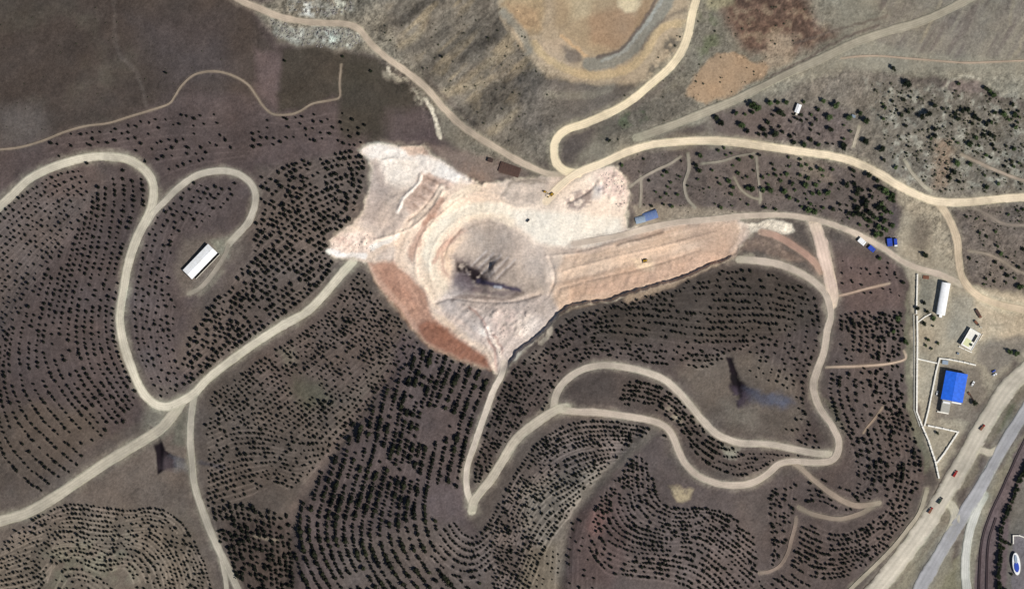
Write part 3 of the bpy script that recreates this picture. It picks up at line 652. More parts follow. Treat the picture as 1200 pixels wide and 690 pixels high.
# general mottling of the soil at every size
fine = fbm(X, Y, 4, 401, 3)
mid = fbm(X, Y, 20, 411, 4)
big = fbm(X, Y, 90, 421, 3)
grit = np.random.default_rng(5).normal(0, 1, X.shape)
inn = sstep(-90, -20, X) * sstep(1290, 1220, X) * sstep(-90, -20, Y) * sstep(780, 710, Y)   # no fine grain where the sheet is coarse
grit = grit * inn; fine = fine * inn
rubbly = np.zeros(X.shape)
for P_, v in [([(415, -20), (640, -20), (660, 200), (560, 190), (500, 120)], 1.0), ([(900, 85), (1230, 85), (1230, 330), (1130, 330), (1050, 230), (900, 170)], 1.2), ([(300, -10), (440, -10), (520, 160), (440, 66), (310, 40)], 2.0), ([(820, -20), (990, -20), (960, 80), (830, 140), (700, 180)], 0.9), ([(720, 175), (1060, 190), (1060, 290), (740, 262)], 0.6), ([(530, 345), (660, 345), (590, 440)], 0.5)]:
    s, d = poly_sd(P_)
    rubbly[s] = np.maximum(rubbly[s], sstep(-8, 8, d) * v)
qz = np.zeros(X.shape); qz[qs] = sstep(0, 4, qd)
ns_, nd_ = poly_sd([(585, -60), (815, -60), (805, 40), (770, 90), (690, 95), (630, 75), (590, 25)])
qz[ns_] = np.maximum(qz[ns_], sstep(-4, 4, nd_) * 0.9)
ns_, nd_ = poly_sd([(842, 62), (902, 78), (870, 104), (828, 122), (803, 103), (822, 78)])
qz[ns_] = np.maximum(qz[ns_], sstep(-2, 4, nd_)); rubbly[ns_] *= 1 - sstep(-2, 4, nd_) * 0.9
veg = 1 - qz * 0.6
lum = 1 + ((0.12 + 0.15 * rubbly) * fine + 0.13 * mid + 0.06 * big + (0.075 + 0.08 * rubbly) * grit) * veg
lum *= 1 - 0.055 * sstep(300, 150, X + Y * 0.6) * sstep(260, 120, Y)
# dry gullies and sheep paths: thin winding lines, paler or darker than the soil about them
GU = np.abs(fbm(X, Y, 34, 461, 3)); GV = np.abs(fbm(X, Y, 26, 471, 3, ang=0.9, stretch=2))
lum *= 1 + inn * veg * (0.13 * (1 - sstep(0.0, 0.05, GU)) - 0.15 * (1 - sstep(0.0, 0.045, GV)))
H -= veg * 0.35 * (1 - sstep(0.0, 0.06, GV))
tint = 0.035 * fbm(X, Y, 35, 431, 3)
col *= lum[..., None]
col[..., 0] *= 1 + tint; col[..., 2] *= 1 - tint
H += rubbly * (0.5 * fbm(X, Y, 6, 441, 2))
H[qs] += sstep(0, 6, qd) * 0.22 * fbm(X[qs], Y[qs], 7, 451, 2)
# grade the road beds smooth
Hs = H.copy()
def blur(A, n):
    for _ in range(n):
        A = (A + np.roll(A, 1, 0) + np.roll(A, -1, 0)) / 3
        A = (A + np.roll(A, 1, 1) + np.roll(A, -1, 1)) / 3
    return A
core_i = slice(60, ny - 60), slice(60, nx - 60)
Hb = blur(H, 7)
for name, w, c, pts in ROADS:
    P = smooth(pts, 4); s = box_of(P, w + 8)
    D = seg_dist(P, X[s], Y[s])
    m = 1 - sstep(w / 2 + 1, w / 2 + 5, D)
    H[s] = H[s] * (1 - m) + Hb[s] * m

# ------------------------------------------------------------------ planting rows (contour lines of saplings)
OPEN = [[(205, 275), (285, 262), (295, 290), (262, 345), (205, 352), (198, 315)],
        [(790, 440), (845, 438), (851, 416), (866, 414), (872, 436), (905, 452), (932, 460), (934, 486), (915, 506), (860, 508), (812, 470)],
        [(172, 478), (225, 465), (232, 520), (236, 585), (100, 586), (160, 535)],
        [(505, 570), (550, 570), (552, 605), (515, 612), (500, 592)],
        [(665, 440), (732, 436), (730, 472), (668, 474)],
        [(780, 562), (815, 566), (812, 586), (786, 584)],
        [(740, 515), (770, 505), (790, 560), (768, 562)],
        [(850, 572), (895, 562), (900, 606), (880, 620), (858, 600)],
        [(498, 480), (528, 486), (524, 512), (500, 508)],
        [(340, 440), (372, 446), (376, 466), (345, 462)]]
for P_ in OPEN:
    s, d = poly_sd(P_)
    EX[s] = np.maximum(EX[s], sstep(-2, 1, d))
def resample(P, n):
    P = smooth(P, 3)
    L = np.concatenate([[0], np.cumsum(np.hypot(*np.diff(P, axis=0).T))])
    t = np.linspace(0, L[-1], n)
    return np.stack([np.interp(t, L, P[:, 0]), np.interp(t, L, P[:, 1])], 1)
saplings = []          # x, y, radius, field index
_cells = {}
def room(x, y, rowid, dmin):
    a, b = int(x // 6), int(y // 6)
    for i in (a - 1, a, a + 1):
        for j in (b - 1, b, b + 1):
            for (u, v, q) in _cells.get((i, j), ()):
                if q != rowid and (u - x) ** 2 + (v - y) ** 2 < dmin * dmin: return False
    _cells.setdefault((a, b), []).append((x, y, rowid))
    return True
rowcount = 0
benches = []
def field(fi, guides, nrows, spacing, r, gap=0.12, jit=0.5, clip=None, bench_c=0.06, lump=0.0, dmin=None):
    global rowcount
    dmin = dmin or spacing * 0.86
    G = [resample(g, 70) for g in guides]
    tt = []
    for k in range(len(G) - 1):
        n = nrows[k]
        tt += [(k, j / n) for j in range(n)]
    tt.append((len(G) - 2, 1.0))
    for (k, f) in tt:
        row = G[k] * (1 - f) + G[k + 1] * f
        L = np.concatenate([[0], np.cumsum(np.hypot(*np.diff(row, axis=0).T))])
        t = np.arange(rng.random() * spacing, L[-1], spacing)
        t = t + rng.normal(0, spacing * 0.09, len(t))
        x = np.interp(t, L, row[:, 0]) + rng.normal(0, jit, len(t)); y = np.interp(t, L, row[:, 1]) + rng.normal(0, jit, len(t))
        ok = (x > -8) & (x < 1208) & (y > -8) & (y < 698)
        if clip is not None:
            ok &= inside(np.array(clip, float), x, y)
        ok &= gsample(EX, x, y) < 0.3
        g = vnoise(x / 22, y / 22, 900 + fi) * 0.5 + rng.random(len(x)) - 0.25
        ok &= g > gap - 0.25
        if bench_c:
            tb = np.arange(0, L[-1], 0.9)
            bx = np.interp(tb, L, row[:, 0]); by = np.interp(tb, L, row[:, 1])
            dx = np.gradient(bx); dy = np.gradient(by); q = np.hypot(dx, dy) + 1e-6
            off = (r + 1.1)
            bx2 = bx - dy / q * off; by2 = by + dx / q * off
            okb = gsample(EX, bx2, by2) < 0.2
            if clip is not None: okb &= inside(np.array(clip, float), bx2, by2)
            okb &= vnoise(bx2 / 14, by2 / 14, 950 + fi) > -0.35
            benches.append((bx2[okb], by2[okb], bench_c))
        rr = r * 1.17 * rng.uniform(0.68, 1.30, len(x)) * (1 + lump * (vnoise(x / 9, y / 9, 970 + fi)))
        rowcount += 1
        for a, b, c_ in zip(x[ok], y[ok], rr[ok]):
            if room(a, b, rowcount, dmin): saplings.append((a, b, c_, fi))
FIELDS = []
def F(*a, **k):
    FIELDS.append(1); field(len(FIELDS) - 1, *a, **k)
# 0 west field, strip along the upper road, rows parallel to the road
F([[(-10, 262), (15, 240), (40, 222), (70, 205), (100, 200)], [(-10, 310), (20, 285), (50, 258), (80, 235), (105, 215)], [(-10, 400), (10, 375), (40, 330), (75, 285), (95, 262)]], [6, 10], 6.6, 1.35, 0.10, bench_c=0.06)
# 1 west field, long rows running south
F([[(165, 206), (169, 240), (155, 285), (140, 330), (133, 370), (137, 408), (150, 440), (161, 462)],
   [(122, 205), (124, 235), (116, 290), (105, 340), (100, 390), (108, 430), (130, 462), (152, 490)],
   [(92, 265), (72, 320), (58, 370), (52, 405), (62, 440), (90, 478), (122, 512)],
   [(28, 355), (18, 385), (12, 430), (26, 478), (60, 518), (92, 545)],
   [(-12, 410), (-15, 440), (-10, 480), (5, 530), (30, 560), (55, 578)]], [4, 5, 4, 4], 6.3, 1.7, 0.04, 0.4, bench_c=0.05)
# 2 around the shed inside the loop
F([[(186, 255), (172, 290), (163, 330), (160, 370), (164, 408), (180, 448), (190, 465)], [(228, 215), (208, 258), (196, 300), (188, 345), (182, 385), (190, 425), (205, 460)], [(285, 215), (262, 240), (235, 268), (215, 310), (205, 360), (205, 400), (215, 440)]], [4, 6], 7.2, 1.5, 0.16, 0.8)
# 3 dense slope east of the loop
F([[(206, 458), (232, 440), (262, 415), (300, 390), (340, 362), (368, 338), (390, 312)], [(222, 400), (248, 370), (285, 335), (320, 305), (352, 280), (385, 262), (420, 235)], [(285, 300), (308, 262), (330, 235), (360, 210), (395, 195), (432, 190)], [(300, 215), (330, 190), (370, 178), (400, 176), (430, 172)]], [8, 8, 5], 6.4, 2.0, 0.06, 0.45, clip=[(205, 470), (190, 440), (215, 360), (262, 345), (298, 285), (306, 225), (300, 200), (432, 172), (437, 210), (425, 250), (390, 285), (400, 310), (370, 345), (300, 392), (240, 440)])
# 4 sparse planting north of the loops
F([[(60, 160), (120, 155), (190, 140), (255, 135)], [(60, 185), (130, 172), (200, 165), (270, 165)], [(185, 205), (230, 190), (285, 180)]], [3, 3], 8.5, 1.6, 0.42, 1.4)
F([[(300, 130), (345, 138), (400, 130), (430, 150)], [(290, 175), (340, 165), (390, 165), (425, 172)]], [5], 8.0, 1.6, 0.34, 1.3)
# 6 slope below the haul road, upper part
F([[(247, 466), (282, 441), (322, 412), (352, 394), (386, 368), (408, 338), (424, 318)], [(262, 495), (305, 465), (350, 432), (395, 400), (425, 372), (440, 345)], [(330, 505), (380, 472), (420, 438), (452, 405), (472, 378)], [(392, 520), (425, 485), (452, 452), (478, 425), (492, 405)]], [6, 8, 7], 5.4, 1.45, 0.08, 0.5, lump=0.25)
# 7 wavy rows further south-west
F([[(243, 492), (275, 478), (310, 480), (340, 492), (372, 500), (402, 500)], [(243, 540), (280, 526), (320, 526), (350, 532), (385, 528)], [(243, 592), (290, 578), (320, 564), (345, 570), (365, 552)]], [8, 8], 5.4, 1.45, 0.10, 0.5, bench_c=0.10, lump=0.2)
# 8 dark dense block at the bottom
F([[(250, 590), (262, 640), (282, 700)], [(290, 588), (300, 640), (312, 700)], [(336, 600), (340, 640), (344, 700)]], [6, 6], 5.6, 2.1, 0.04, 0.7)
# arcs round the tip of the hairpin
F([[(528, 602), (540, 622), (556, 630), (570, 620), (578, 606)], [(505, 650), (530, 672), (556, 676), (580, 660)]], [6], 4.6, 1.5, 0.12, 0.35, bench_c=0.12)
# the big-tree rows under the reddish slope
BIGROWS = len(FIELDS)
F([[(592, 396), (574, 438), (554, 488), (543, 530), (535, 570), (530, 600), (537, 624), (554, 644), (578, 660)],
   [(547, 380), (532, 420), (513, 470), (500, 520), (490, 570), (486, 605), (497, 642), (520, 674), (550, 708)],
   [(494, 380), (483, 430), (470, 480), (459, 530), (445, 580), (434, 625), (446, 665), (477, 708)],
   [(426, 380), (416, 430), (405, 480), (396, 530), (382, 575), (373, 615), (384, 660), (413, 708)],
   [(392, 380), (380, 430), (370, 480), (360, 530), (348, 575), (341, 615), (350, 660), (374, 708)]], [4, 5, 6, 3], 4.5, 2.25, 0.14, 0.35, lump=0.3, dmin=5.6,
  clip=[(486, 378), (600, 396), (588, 450), (568, 500), (552, 600), (580, 655), (570, 705), (345, 705), (343, 605), (356, 585), (388, 535), (424, 482), (462, 430), (488, 408)])
# 11 spur south of the hairpin
F([[(576, 610), (592, 580), (612, 545), (637, 515), (668, 498), (705, 494), (750, 500), (782, 512)], [(576, 655), (595, 620), (612, 585), (636, 552), (670, 530), (705, 522), (738, 522)], [(580, 700), (603, 655), (620, 612), (640, 587), (665, 572), (690, 556), (712, 546)], [(612, 710), (628, 665), (642, 634), (655, 615), (666, 602), (670, 590)]], [6, 6, 5], 4.6, 1.5, 0.08, 0.4, bench_c=0.14, lump=0.2)
# 12 bowl in the south
F([[(762, 528), (765, 552), (768, 577), (780, 592), (800, 597), (822, 595), (850, 602), (885, 622)], [(742, 537), (742, 575), (752, 599), (775, 612), (805, 616), (825, 611), (850, 626), (888, 656)], [(722, 562), (722, 592), (735, 615), (760, 627), (790, 631), (820, 630), (845, 647), (885, 684)], [(700, 585), (706, 625), (738, 645), (780, 650), (815, 657), (840, 674), (862, 700)], [(690, 640), (712, 668), (745, 674), (780, 678), (810, 688), (830, 705)]], [4, 4, 4, 5], 4.8, 1.6, 0.10, 0.5, bench_c=0.10, lump=0.2)
# 13 dark hill beyond the rim
F([[(562, 578), (574, 545), (592, 520), (615, 495), (637, 470), (653, 443), (690, 419), (740, 421), (790, 428), (832, 430)], [(566, 530), (580, 495), (602, 465), (632, 430), (662, 405), (700, 396), (750, 401), (800, 408), (850, 408), (885, 400)], [(590, 448), (615, 425), (645, 398), (668, 378), (702, 366), (750, 362), (800, 366), (850, 370), (900, 370), (948, 378)], [(648, 390), (668, 368), (702, 360), (750, 349), (800, 333), (850, 320), (900, 322), (948, 340)]], [7, 5, 6], 5.2, 1.5, 0.16, 0.85, clip=[(598, 428), (640, 405), (660, 375), (700, 360), (750, 350), (845, 316), (910, 318), (950, 335), (962, 360), (880, 415), (835, 436), (790, 430), (700, 415), (660, 432), (648, 462), (625, 482), (600, 458)])
F([[(594, 448), (574, 500), (560, 545), (557, 578)], [(628, 440), (612, 478), (590, 522), (563, 576)], [(650, 450), (640, 474), (604, 522), (566, 578)]], [5, 3], 4.8, 1.6, 0.08, 0.35, clip=[(592, 448), (655, 440), (645, 480), (600, 525), (556, 585), (556, 530)])
F([[(672, 612), (668, 650), (668, 700)], [(722, 600), (705, 640), (700, 700)]], [6], 8.0, 1.4, 0.36, 1.5)
F([[(622, 640), (612, 700)], [(655, 640), (652, 700)]], [5], 6.5, 1.1, 0.42, 1.3)
# 14 inside the two-road loop
F([[(733, 447), (755, 449), (777, 456), (797, 470), (817, 495), (837, 517)], [(712, 473), (742, 474), (768, 480), (786, 490), (802, 508), (814, 528), (838, 547), (870, 557), (902, 543)]], [5], 4.6, 1.7, 0.12, 0.5)
F([[(830, 522), (860, 530), (900, 532), (945, 536)], [(835, 546), (862, 556), (890, 548), (915, 536)]], [4], 4.6, 1.1, 0.15, 0.5)
# 16 east flank of the hill
F([[(955, 350), (960, 382), (952, 415), (940, 460), (948, 495), (965, 530)], [(905, 350), (920, 390), (915, 430), (905, 465), (915, 500), (940, 522)], [(868, 350), (880, 390), (880, 425), (880, 440)]], [6, 5], 6.6, 1.5, 0.22, 1.0)
# 17 east strip
F([[(984, 350), (986, 400), (974, 450), (982, 488), (1000, 520), (1008, 560), (1002, 588)], [(1015, 350), (1024, 400), (1020, 450), (1030, 490), (1040, 530), (1036, 570), (1020, 600)], [(1045, 350), (1056, 372), (1060, 415), (1056, 460), (1068, 500), (1078, 540), (1070, 590), (1045, 630)]], [5, 6], 5.4, 1.8, 0.12, 0.8, clip=[(975, 365), (1060, 365), (1064, 440), (1082, 520), (1086, 560), (1060, 600), (990, 580), (990, 520), (960, 470)], lump=0.3)
F([[(985, 300), (990, 350)], [(1050, 310), (1055, 350)]], [6], 6.0, 1.2, 0.42, 1.5)
# 19 nested rows above the highway
F([[(1086, 560), (1078, 590), (1050, 625), (1015, 665)], [(1058, 578), (1030, 606), (1002, 625), (975, 625), (945, 614)], [(1062, 600), (1030, 630), (1000, 648), (965, 652), (935, 640)]], [0, 5], 4.8, 1.6, 0.10, 0.5, bench_c=0.08) if False else None
F([[(1060, 580), (1032, 606), (1002, 624), (972, 625), (944, 612)], [(1064, 606), (1034, 634), (1000, 652), (965, 655), (932, 640)], [(1040, 640), (1012, 664), (985, 676), (955, 676), (928, 662)]], [5, 4], 4.8, 1.6, 0.12, 0.5, bench_c=0.08)
F([[(905, 575), (903, 600), (908, 640), (905, 665)], [(932, 560), (930, 590), (925, 615), (918, 640)]], [5], 5.4, 1.7, 0.12, 0.8)
F([[(945, 552), (965, 563), (985, 572), (1010, 576), (1035, 568)], [(945, 600), (942, 590), (955, 585), (985, 596), (1005, 600)]], [4], 5.0, 1.5, 0.34, 0.8)
F([[(925, 672), (955, 690), (975, 705)], [(890, 680), (905, 700), (915, 710)]], [4], 5.0, 1.5, 0.2, 0.6)
# 23 south-west wavy rows
F([[(8, 628), (45, 606), (80, 592), (120, 594), (150, 598), (180, 595), (205, 605), (222, 625), (238, 655), (252, 700)], [(0, 648), (40, 630), (80, 622), (120, 627), (150, 622), (180, 620), (200, 637), (214, 662), (224, 700)], [(-6, 670), (40, 657), (60, 640), (95, 637), (130, 647), (150, 637), (170, 642), (190, 667), (198, 705)], [(-6, 700), (45, 690), (62, 662), (90, 656), (120, 668), (145, 662), (160, 682), (165, 710)]], [6, 5, 5], 4.8, 1.35, 0.10, 0.5, bench_c=0.16, lump=0.2)

F([[(58, 700), (76, 668), (110, 672), (142, 700)], [(75, 705), (95, 685), (120, 700)]], [3], 5.0, 1.3, 0.1, 0.6, bench_c=0.12)
for P_, k_ in [([(-60, 240), (30, 215), (100, 186), (160, 190), (172, 220), (150, 300), (138, 370), (160, 460), (175, 480), (120, 520), (60, 560), (-60, 590)], 0.88),
               ([(240, 455), (330, 395), (420, 320), (440, 335), (480, 385), (480, 420), (430, 480), (345, 590), (335, 690), (280, 690), (240, 560)], 0.88),
               ([(180, 235), (250, 205), (300, 200), (430, 175), (425, 240), (385, 285), (385, 310), (300, 380), (215, 455), (155, 400)], 0.90)]:
    s, d = poly_sd(P_); m = sstep(-10, 10, d)[..., None]
    col[s] *= 1 - m * (1 - np.array([k_ * 1.02, k_ * 0.99, k_ * 1.0]))
# the earth benches beside the rows: thrown-up subsoil, paler, and a hand's breadth to half a metre high
for bx, by, bc in benches:
    i = np.clip(np.rint((bx - GX[0]) * 0 + np.searchsorted(GX, bx)), 1, nx - 2).astype(int)
    j = np.clip(np.searchsorted(GY, by), 1, ny - 2).astype(int)
    for di in (-1, 0):
        for dj in (-1, 0):
            wx = 1 - np.abs(GX[i + di] - bx) / 1.25; wy = 1 - np.abs(GY[j + dj] - by) / 1.25
            ww = np.clip(wx, 0, 1) * np.clip(wy, 0, 1)
            np.maximum.at(RN, (j + dj, i + di), 1 + bc * 5.6 * np.sqrt(ww))
col *= np.minimum(RN, 1.65)[..., None]
H += (RN - 1) * 0.6

# ------------------------------------------------------------------ mesh making
def mesh_from(name, V, Fq, mats, smooth_=False):
    me = bpy.data.meshes.new(name)
    V = np.asarray(V, np.float32); Fq = np.asarray(Fq, np.int32)
    n, k = Fq.shape
    me.vertices.add(len(V)); me.vertices.foreach_set('co', V.ravel())
    me.loops.add(n * k); me.loops.foreach_set('vertex_index', Fq.ravel())
    me.polygons.add(n); me.polygons.foreach_set('loop_start', np.arange(0, n * k, k, dtype=np.int32))
    me.polygons.foreach_set('loop_total', np.full(n, k, np.int32))
    if smooth_: me.polygons.foreach_set('use_smooth', np.ones(n, bool))
    for m in mats: me.materials.append(m)
    me.update(calc_edges=True)
    return me
def set_col(me, cols, name='soil'):
    a = me.color_attributes.new(name, 'FLOAT_COLOR', 'POINT')
    A = np.ones((len(cols), 4), np.float32); c_ = cols / LIGHT; c_ = c_ * np.minimum(1, 0.86 / np.maximum(c_.max(-1, keepdims=True), 1e-4)); A[:, :3] = np.clip(c_, 0.006, 0.86)
    a.data.foreach_set('color', A.ravel())
def link(name, me, parent=None, label=None, cat=None, group=None, kind=None):
    o = bpy.data.objects.new(name, me); C.objects.link(o)
    if parent: o.parent = parent
    tag(o, label, cat, group, kind)
    return o
def tag(o, label=None, cat=None, group=None, kind=None):
    if label: o['label'] = label
    if cat: o['category'] = cat
    if group: o['group'] = group
    if kind: o['kind'] = kind
    return o

def new_mat(name):
    m = bpy.data.materials.new(name); m.use_nodes = True
    nt = m.node_tree; b = nt.nodes['Principled BSDF']
    return m, nt, b
def soil_material(name, amt=0.16, bump=0.5, sc=0.35):
    m, nt, b = new_mat(name)
    at = nt.nodes.new('ShaderNodeAttribute'); at.attribute_name = 'soil'
    geo = nt.nodes.new('ShaderNodeNewGeometry')
    n1 = nt.nodes.new('ShaderNodeTexNoise'); n1.inputs['Scale'].default_value = sc; n1.inputs['Detail'].default_value = 6; n1.inputs['Roughness'].default_value = 0.7
    n2 = nt.nodes.new('ShaderNodeTexNoise'); n2.inputs['Scale'].default_value = sc * 3.4; n2.inputs['Detail'].default_value = 3
    for n in (n1, n2): nt.links.new(geo.outputs['Position'], n.inputs['Vector'])
    mr = nt.nodes.new('ShaderNodeMapRange')
    mr.inputs['From Min'].default_value = 0.3; mr.inputs['From Max'].default_value = 0.7
    mr.inputs['To Min'].default_value = 1 - amt; mr.inputs['To Max'].default_value = 1 + amt
    nt.links.new(n1.outputs[0], mr.inputs['Value'])
    mx = nt.nodes.new('ShaderNodeVectorMath'); mx.operation = 'SCALE'
    nt.links.new(at.outputs['Color'], mx.inputs[0]); nt.links.new(mr.outputs[0], mx.inputs['Scale'])
    nt.links.new(mx.outputs[0], b.inputs['Base Color'])
    bp = nt.nodes.new('ShaderNodeBump'); bp.inputs['Strength'].default_value = bump; bp.inputs['Distance'].default_value = 0.6
    nt.links.new(n2.outputs[0], bp.inputs['Height']); nt.links.new(bp.outputs[0], b.inputs['Normal'])
    b.inputs['Roughness'].default_value = 0.95
    b.inputs['Specular IOR Level'].default_value = 0.15
    return m
M_ground = soil_material('bare_soil_and_dry_grass', 0.24, 0.8)
M_road = soil_material('graded_gravel', 0.10, 0.4, 0.6)
def paint_material(name, c, rough=0.6, var=0.12, scale=0.6, metal=0.0, spec=0.3, bump=0.0):
    m, nt, b = new_mat(name)
    a = alb(c)
    geo = nt.nodes.new('ShaderNodeTexCoord')
    n1 = nt.nodes.new('ShaderNodeTexNoise'); n1.inputs['Scale'].default_value = scale; n1.inputs['Detail'].default_value = 5
    nt.links.new(geo.outputs['Object'], n1.inputs['Vector'])
    cr = nt.nodes.new('ShaderNodeValToRGB')
    cr.color_ramp.elements[0].position = 0.3; cr.color_ramp.elements[1].position = 0.7
    cr.color_ramp.elements[0].color = tuple(a * (1 - var)) + (1,)
    cr.color_ramp.elements[1].color = tuple(np.clip(a * (1 + var), 0, 0.88)) + (1,)
    nt.links.new(n1.outputs[0], cr.inputs[0]); nt.links.new(cr.outputs[0], b.inputs['Base Color'])
    b.inputs['Roughness'].default_value = rough; b.inputs['Metallic'].default_value = metal
    b.inputs['Specular IOR Level'].default_value = spec
    if bump:
        bp = nt.nodes.new('ShaderNodeBump'); bp.inputs['Strength'].default_value = bump; bp.inputs['Distance'].default_value = 0.1
        nt.links.new(n1.outputs[0], bp.inputs['Height']); nt.links.new(bp.outputs[0], b.inputs['Normal'])
    return m
def leaf_material(name, c0, c1):
    m, nt, b = new_mat(name)
    oi = nt.nodes.new('ShaderNodeObjectInfo'); geo = nt.nodes.new('ShaderNodeNewGeometry')
    n1 = nt.nodes.new('ShaderNodeTexNoise'); n1.inputs['Scale'].default_value = 0.9; n1.inputs['Detail'].default_value = 4
    nt.links.new(geo.outputs['Position'], n1.inputs['Vector'])
    ad = nt.nodes.new('ShaderNodeMath'); ad.operation = 'ADD'
    s1 = nt.nodes.new('ShaderNodeMath'); s1.operation = 'MULTIPLY_ADD'; s1.inputs[1].default_value = 0.5; s1.inputs[2].default_value = -0.25
    nt.links.new(oi.outputs['Random'], s1.inputs[0]); nt.links.new(n1.outputs[0], ad.inputs[0]); nt.links.new(s1.outputs[0], ad.inputs[1])
    cr = nt.nodes.new('ShaderNodeValToRGB')
    cr.color_ramp.elements[0].position = 0.25; cr.color_ramp.elements[1].position = 0.8
    cr.color_ramp.elements[0].color = tuple(c0) + (1,); cr.color_ramp.elements[1].color = tuple(c1) + (1,)
    nt.links.new(ad.outputs[0], cr.inputs[0]); nt.links.new(cr.outputs[0], b.inputs['Base Color'])
    b.inputs['Roughness'].default_value = 0.85; b.inputs['Specular IOR Level'].default_value = 0.1
    return m
M_sap = leaf_material('dark_pine_needles', (0.005, 0.006, 0.005), (0.034, 0.036, 0.018))
M_tree = leaf_material('broadleaf_foliage', (0.020, 0.030, 0.012), (0.085, 0.120, 0.045))
M_bark = paint_material('bark', (92, 76, 62), 0.9, 0.2)

# ------------------------------------------------------------------ the ground sheet
def wpt(x, y, z): return np.stack([np.asarray(x, float) - 600.0, 345.0 - np.asarray(y, float), np.asarray(z, float)], -1)
V = wpt(X, Y, H).reshape(-1, 3)
ii = np.arange(nx - 1)[None, :] + (np.arange(ny - 1) * nx)[:, None]
Fq = np.stack([ii + nx, ii + nx + 1, ii + 1, ii], -1).reshape(-1, 4)
me = mesh_from('ground', V, Fq, [M_ground], True)
set_col(me, col.reshape(-1, 3))
link('ground', me, kind='structure')
def gz(x, y): return float(gsample(H, x, y))

# ------------------------------------------------------------------ roads, laid on the graded ground
for ri, (name, w, c, pts) in enumerate(ROADS):
    P = smooth(pts, 2.6)
    T = np.gradient(P, axis=0); T /= (np.hypot(T[:, 0], T[:, 1])[:, None] + 1e-9)
    Nn = np.stack([-T[:, 1], T[:, 0]], 1)
    offs = np.array([-1.12, -0.97, -0.8, -0.52, -0.3, 0, 0.3, 0.52, 0.8, 0.97, 1.12]) * w / 2
    tone = np.array([0, 0.45, 0.88, 1.07, 0.90, 1.04, 0.90, 1.07, 0.88, 0.45, 0])
    lift = np.array([-0.1, 0.34, 0.30, 0.22, 0.2, 0.24, 0.2, 0.22, 0.30, 0.34, -0.1]) + 0.012 * ri
    if name == 'highway': tone = np.array([0, .8, 1.05, 1, .9, 1.0, .9, 1, 1.05, .8, 0])
    wob = 1 + 0.10 * fbm(P[:, 0], P[:, 1], 16, 500 + ri, 3) + 0.06 * fbm(P[:, 0], P[:, 1], 4, 520 + ri, 2) + 0.10 * fbm(P[:, 0], P[:, 1], 50, 530 + ri, 2)
    px = P[:, 0][:, None] + Nn[:, 0][:, None] * offs * wob[:, None]
    py = P[:, 1][:, None] + Nn[:, 1][:, None] * offs * wob[:, None]
    fade = np.clip(np.minimum(np.arange(len(P)), np.arange(len(P))[::-1]) / (9.0 if w > 4 else 5.0), 0, 1)[:, None]
    base = gsample(col, px, py)
    edge_w = np.array([1, 1, .8, .25, 0, 0, 0, .25, .8, 1, 1])[None, :]
    t_ = np.clip(np.clip(tone, 0, 1)[None, :] + edge_w * 0.65 * fbm(px, py, 5, 560, 3) - edge_w * 0.03, 0, 1) * (0.2 + 0.8 * fade)
    n_ = 1.03 + 0.12 * fbm(px, py, 5, 540, 3) + 0.17 * fbm(px, py, 28, 545, 2)
    rc = base * (1 - t_[..., None]) + lin(c)[None, None, :] * np.maximum(tone, 0.90)[None, :, None] * n_[..., None] * t_[..., None]
    z = gsample(H, px, py) + lift[None, :] * (0.25 + 0.75 * fade)
    V = wpt(px, py, z).reshape(-1, 3)
    k = len(offs)
    a = (np.arange(len(P) - 1) * k)[:, None] + np.arange(k - 1)[None, :]
    Fq = np.stack([a, a + 1, a + k + 1, a + k], -1).reshape(-1, 4)
    me = mesh_from(name, V, Fq, [M_road], True)
    set_col(me, rc.reshape(-1, 3))
    link(name, me, kind='structure')

